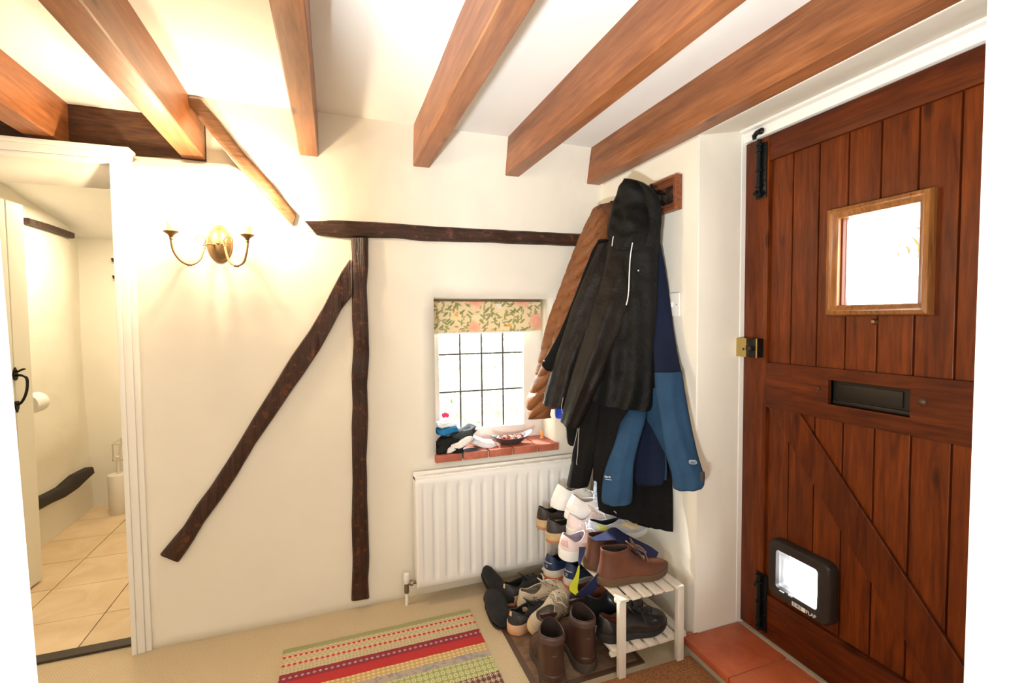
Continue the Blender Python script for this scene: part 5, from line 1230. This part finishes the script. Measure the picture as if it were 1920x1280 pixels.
HJF = loft('sleeve_front', [(1142, 460, 1.78, 1190, 455, 1.70), (1130, 510, 1.77, 1192, 510, 1.68), (1112, 570, 1.76, 1184, 570, 1.67), (1094, 630, 1.76, 1165, 630, 1.68), (1076, 690, 1.77, 1138, 690, 1.70), (1062, 740, 1.78, 1112, 745, 1.72), (1053, 780, 1.79, 1096, 780, 1.73), (1051, 788, 1.79, 1086, 802, 1.74)], RN2, HJ, 0.050, 0.03, 1.8, 0.008, 0.011, 25, slant=0.6)
PIP = mat('white_piping', (0.78, 0.77, 0.74), 0.5)
cord('white_piping', [(1186, 455, 1.626), (1182, 480, 1.618), (1180, 510, 1.612), (1179, 540, 1.609), (1177, 560, 1.611), (1174, 572, 1.613)], 0.0022, PIP, HJ)
cord('white_piping', [(1150, 443, 1.70), (1148.5, 452, 1.70), (1147.5, 461, 1.70)], 0.0018, PIP, HJ, 8)
cord('zip_edge', [(1020, 735, 1.868), (1022, 745, 1.868), (1018, 757, 1.868)], 0.0015, SIL, HJB, 8)
cord('zip_edge', [(1056, 745, 1.765), (1053, 760, 1.77), (1054, 772, 1.77), (1058, 777, 1.768)], 0.0015, SIL, HJF, 10)
MB().sphere(PY(1197, 507, 1.560), 0.003, 8).build('chest_emblem', PIP, HJ, smooth=True)

# black fleece sleeve between the puffer and the rain jacket
FJ = thing('black_fleece', 'black fleece jacket squeezed between the brown puffer coat and the hooded jacket', 'jacket')
FB = cloth('black_fleece_cloth', (0.004, 0.0037, 0.0035), 0.95, 0.3, 500)
loft('sleeve', [(1118, 450, 1.90, 1150, 450, 1.84), (1098, 500, 1.90, 1130, 510, 1.84), (1075, 560, 1.90, 1105, 570, 1.85), (1050, 620, 1.91, 1080, 632, 1.86), (1028, 662, 1.92, 1056, 680, 1.87), (1016, 682, 1.92, 1042, 694, 1.88), (1022, 690, 1.92, 1036, 697, 1.89)], FB, FJ, 0.022, 0.02, 1, 0.003, 0.004, 31)
m = MB(); p = PY(1020, 676, 1.888); m.lathe([(0.004, 0), (0.004, -0.002), (0.002, -0.003), (0.0005, -0.003)], p, 'y', 12); m.build('snap_button', SIL, FJ, smooth=True)
# small hanging cloths
SC = loft('patterned_scarf', [(1118, 880, 1.86, 1132, 880, 1.83), (1114, 905, 1.86, 1130, 905, 1.83), (1112, 925, 1.86, 1126, 930, 1.83), (1113, 940, 1.86, 1121, 942, 1.84)], mat('pale_blue_check', (0.42, 0.50, 0.72), 0.8, vary=(70, .6)), None, 0.008, 0.008, 2, 0.003, 0.002, 41, M=20, N=20)
tag(SC, 'end of a pale blue patterned cloth showing beside the blue jacket cuff', 'scarf')
SC = loft('blue_cloth', [(1040, 740, 2.00, 1062, 740, 1.93), (1040, 762, 2.00, 1060, 764, 1.94), (1040, 776, 2.00, 1058, 778, 1.94), (1042, 783, 1.99, 1052, 785, 1.96)], mat('bright_blue_nylon', (0.03, 0.08, 0.65), 0.4), None, 0.008, 0.008, 2, 0.002, 0.002, 42, M=12, N=16)
tag(SC, 'scrap of bright blue nylon showing below the brown puffer coat', 'cloth')

# navy strap with a lime underside, thrown over the boots
ST = thing('luggage_strap', 'broad navy fabric strap with lime yellow back draped over the brown boots', 'strap')
NAVS = cloth('navy_strap_web', (0.016, 0.020, 0.062), 0.6, 0.2, 900); LIM = cloth('lime_strap_back', (0.50, 0.52, 0.03), 0.7, 0.2, 900)
def ribbon(name, A, B, material, th=0.003, n=24, nrm=None):
    LA, LB = catmull([PY(*p) for p in A], n), catmull([PY(*p) for p in B], n); rings = []
    for k in range(n):
        a, b = LA[k], LB[k]; tan = (LA[min(k + 1, n - 1)] - LA[max(k - 1, 0)]); nn = (b - a).cross(tan)
        nn = nn.normalized() * th if nn.length > 1e-9 else Vector((0, -th, 0)); rings.append([a, b, b + nn, a + nn])
    return MB().rings(rings).build(name, material, ST, smooth=True, angle=50)
ribbon('strap_band', [(1106, 1010, 1.64), (1130, 1000, 1.645), (1150, 989, 1.65), (1170, 1000, 1.635), (1195, 1013, 1.615), (1218, 1024, 1.60), (1234, 1036, 1.59)], [(1118, 1015, 1.60), (1136, 1014, 1.59), (1155, 1014, 1.58), (1174, 1028, 1.575), (1192, 1044, 1.57), (1212, 1048, 1.565), (1228, 1050, 1.56)], NAVS)
ribbon('strap_band', [(1086, 1025, 1.68), (1085, 1040, 1.67), (1084, 1052, 1.66), (1086, 1062, 1.64)], [(1098, 1025, 1.66), (1094, 1040, 1.655), (1089, 1052, 1.65), (1087, 1062, 1.64)], NAVS)
ribbon('strap_back', [(1085, 1060, 1.64), (1078, 1080, 1.62), (1068, 1102, 1.60), (1075, 1112, 1.59), (1082, 1116, 1.585)], [(1087, 1060, 1.64), (1086, 1080, 1.615), (1083, 1102, 1.60), (1085, 1110, 1.59), (1088, 1114, 1.585)], LIM)
ribbon('strap_band', [(1080, 1114, 1.585), (1092, 1103, 1.575), (1110, 1085, 1.56), (1125, 1068, 1.55), (1134, 1058, 1.545)], [(1090, 1118, 1.585), (1106, 1113, 1.575), (1120, 1100, 1.56), (1130, 1084, 1.55), (1136, 1072, 1.545)], NAVS)

# =================================================================== LIGHT SWITCH
SW = thing('light_switch', 'white light switch on the wall beside the blue jacket', 'light switch', (1.29, 1.61, 1.35))
lb(MB().box(1.286, 1.2955, 1.575, 1.661, 1.302, 1.395, 0.002).build('switch_plate', WHITE, SW, smooth=True), SW.location)
lb(MB().box(1.281, 1.287, 1.613, 1.628, 1.338, 1.360, 0.0015).build('rocker', WHITE, SW, smooth=True), SW.location)
for z in (1.3485,): lb(MB().lathe([(0.003, 0), (0.003, -0.001), (0.0005, -0.0012)], (1.2858, 1.588, z), 'x', 10).build('screw', BRASS, SW), SW.location)

# =================================================================== ON THE WINDOW SILL
def lump(name, label, c, sz, col, seed, cat='cloth', rotz=0.0, tilt=0.0, m2=None, group='clothes heaped on the window sill', amp=0.30):
    bm = bmesh.new(); bmesh.ops.create_uvsphere(bm, u_segments=36, v_segments=18, radius=1)
    for v in bm.verts:
        p = v.co; q = Vector((math.copysign(abs(p.x) ** .5, p.x), math.copysign(abs(p.y) ** .5, p.y), math.copysign(abs(p.z) ** .8, p.z)))
        n_ = noise.noise(q * 1.8 + Vector((seed, 0, 0))) + .6 * noise.noise(q * 4.5 + Vector((0, seed, 0)))
        q = q * (1 + amp * n_); q.z += 0.18 * math.sin(q.x * 5 + seed) * (1 - abs(p.z) * .3)
        v.co = Vector((q.x * sz[0] / 2, q.y * sz[1] / 2, q.z * sz[2] / 2))
    mb_ = MB(); mb_.bm(bm); o = mb_.build(name, cloth('cloth_%s' % label[:14].replace(' ', '_'), col, 0.85, 0.6, 400) if m2 is None else m2, smooth=True, angle=180)
    o.location = c; o.rotation_euler = (0, tilt, rotz); return tag(o, label, cat, group)
def sp(px, py, Y): return PY(px, py, Y)
lump('folded_top', 'black patterned top at the bottom of the sill clothes heap', sp(880, 848, 2.262), (0.165, 0.07, 0.030), (0.03, 0.028, 0.045), 1, m2=mat('navy_lace_print', (0.05, 0.045, 0.07), 0.8, vary=(60, .95), bump=(60, .6)))
lump('black_cardigan', 'crumpled black knit at the left end of the sill clothes heap', sp(842, 834, 2.275), (0.13, 0.10, 0.075), (0.012, 0.012, 0.012), 2)
lump('grey_scarf', 'dark grey bunched cloth in the middle of the sill clothes heap', sp(864, 815, 2.30), (0.15, 0.11, 0.050), (0.045, 0.05, 0.05), 3, tilt=-0.35)
lump('white_towel', 'white folded cloth strip slanting out of the sill clothes heap', sp(862, 833, 2.232), (0.135, 0.024, 0.034), (0.80, 0.76, 0.72), 4, tilt=-0.42, rotz=-0.1, amp=0.1)
lump('white_sleeve', 'white cloth spread at the right end of the sill clothes heap', sp(905, 830, 2.31), (0.14, 0.09, 0.040), (0.82, 0.80, 0.78), 5, tilt=0.3, amp=0.2)
lump('blue_hat', 'blue cloth hat on top of the sill clothes heap', sp(838, 806, 2.29), (0.105, 0.09, 0.035), (0.02, 0.16, 0.36), 6, cat='hat', tilt=-0.15, amp=0.12)
lump('white_hat', 'white cloth hat folded on the very top of the sill clothes heap', sp(836, 794, 2.31), (0.095, 0.09, 0.030), (0.80, 0.80, 0.80), 7, cat='hat', amp=0.15)
lump('pink_sock', 'small pink cloth balled on top of the white cloth by the window', sp(835, 778, 2.32), (0.034, 0.03, 0.022), (0.75, 0.05, 0.14), 8, cat='sock', amp=0.15)
# boat-shaped bowl with dried petals
BW = thing('wooden_bowl', 'dark boat shaped bowl of dried petals on the brick sill', 'bowl', sp(957, 834, 2.30))
bz0 = BW.location.z - 0.002
m = MB(); rings = []; bx0, by0 = BW.location.x, BW.location.y
for s_, zf in ((0.30, 0.0), (0.34, 0.002), (0.62, 0.018), (0.85, 0.034), (1.0, 0.044), (0.965, 0.044), (0.80, 0.032), (0.5, 0.012), (0.1, 0.006)):
    r = []
    for k in range(40):
        a = 2 * PI * k / 40; ux = math.cos(a); lift = 0.028 * (abs(ux) ** 3) * s_ ** 3
        r.append((bx0 + 0.118 * s_ * ux, by0 + 0.050 * s_ * math.sin(a), bz0 + zf + lift))
    rings.append(r)
m.rings(rings); lb(m.build('bowl_body', mat('dark_bowl', (0.07, 0.05, 0.05), 0.35), BW, smooth=True, angle=60), BW.location)
rnd = random.Random(4); m1 = MB()
cols = [mat('petal_red', (0.45, 0.05, 0.05), 0.7), mat('petal_pink', (0.75, 0.42, 0.38), 0.7), mat('petal_cream', (0.80, 0.68, 0.50), 0.7)]
for c_i in range(3):
    m1 = MB()
    for k in range(16):
        a = rnd.uniform(0, 2 * PI); rr = rnd.uniform(0, 0.8)
        p = Vector((bx0 + 0.10 * rr * math.cos(a), by0 + 0.038 * rr * math.sin(a), bz0 + 0.032 + 0.012 * rnd.random() + 0.014 * abs(rr * math.cos(a)) ** 2))
        bm = bmesh.new(); bmesh.ops.create_icosphere(bm, subdivisions=1, radius=0.008); R_ = Euler((rnd.uniform(0, 6), rnd.uniform(0, 6), 0)).to_matrix()
        for v in bm.verts: v.co = p + R_ @ Vector((v.co.x * 1.3, v.co.y, v.co.z * 0.5))
        m1.bm(bm)
    o = lb(m1.build('dried_petals', cols[c_i], BW, smooth=True), BW.location); o['kind'] = 'stuff'
OB = thing('orange_figure', 'small orange ornament standing near the right end of the window sill', 'ornament', sp(1016, 822, 2.34))
m = MB(); m.lathe([(0.006, 0.0), (0.011, 0.003), (0.010, 0.008), (0.006, 0.011)], (0, 0, 0), 'z', 12); m.build('base', mat('ornament_base', (0.55, 0.35, 0.25), 0.5), OB, smooth=True)
m = MB(); m.lathe([(0.007, 0.010), (0.009, 0.02), (0.009, 0.036), (0.006, 0.044), (0.001, 0.047)], (0, 0, 0), 'z', 12); m.build('body', mat('orange_glaze', (0.85, 0.36, 0.08), 0.3), OB, smooth=True)

# =================================================================== IN THE SMALL ROOM
TR = thing('toilet_roll', 'white toilet roll on the small room wall past the door handle', 'toilet roll', (-1.545, 3.36, 0.862))
m = MB(); n = 26
m.rings([[(TR.location.x + r * math.cos(2 * PI * k / n), y, TR.location.z + r * math.sin(2 * PI * k / n)) for k in range(n)] for r, y in ((0.02, 3.305), (0.052, 3.305), (0.054, 3.308), (0.054, 3.415), (0.02, 3.417))], caps=False)
lb(m.build('paper', mat('tissue', (0.82, 0.80, 0.76), 0.9), TR, smooth=True), TR.location)
lb(MB().tube([(-1.545, 3.30, 0.862), (-1.545, 3.42, 0.862)], 0.018, 12).build('core', mat('cardboard_core', (0.40, 0.29, 0.18), 0.9), TR, smooth=True), TR.location)
lb(MB().tube([(-1.60, 3.435, 0.90), (-1.55, 3.435, 0.88), (-1.545, 3.43, 0.862), (-1.545, 3.29, 0.862)], 0.004, 8).build('holder', CHROME, TR, smooth=True), TR.location)
TBp = PZ(213, 966, 0)
TBR = thing('toilet_brush', 'white toilet brush in a round holder on the tiled floor', 'toilet brush', (TBp.x + 0.02, TBp.y + 0.05, 0))
WP = mat('white_plastic', (0.74, 0.68, 0.58), 0.4)
m = MB(); m.lathe([(0.055, 0.0), (0.057, 0.004), (0.062, 0.262), (0.060, 0.266), (0.02, 0.268)], (0, 0, 0), 'z', 24); m.build('holder', WP, TBR, smooth=True)
m = MB(); m.lathe([(0.010, 0.262), (0.009, 0.30), (0.009, 0.375), (0.013, 0.382), (0.013, 0.388), (0.001, 0.389)], (0, 0, 0), 'z', 14); m.build('handle', WP, TBR, smooth=True)
GS = thing('wall_shelf_rail', 'small chrome rail fixed to the back wall of the small room', 'rail', (-1.30, 4.1, 0.5))
m = MB(); z0, z1 = PY(216, 829, 4.05).z, PY(220, 862, 4.05).z; xl = PY(214, 840, 4.05).x
m.tube([(xl, 4.18, z0), (xl, 4.02, z0 - 0.008), (xl + 0.30, 4.02, z0 - 0.008), (xl + 0.30, 4.18, z0)], 0.006, 8); m.tube([(xl, 4.03, z0 - 0.008), (xl, 4.03, z1)], 0.006, 8); m.tube([(xl, 4.03, z1), (xl + 0.30, 4.03, z1)], 0.004, 8)
lb(m.build('rail_tube', CHROME, GS, smooth=True), GS.location)
for (px, py) in ((214, 489), (216, 521)):
    p = PY(px, py, 4.17); m = MB(); m.tube([(p.x, 4.182, p.z), (p.x, 4.15, p.z), (p.x, 4.14, p.z + 0.012)], [0.012, 0.008, 0.008], 8)
    tag(m.build('wall_hook', mat('dark_hook', (0.05, 0.035, 0.025), 0.5, 0.5), smooth=True), 'upper dark hook on the small room back wall beside the door frame' if py < 500 else 'lower dark hook on the small room back wall beside the door frame', 'hook')
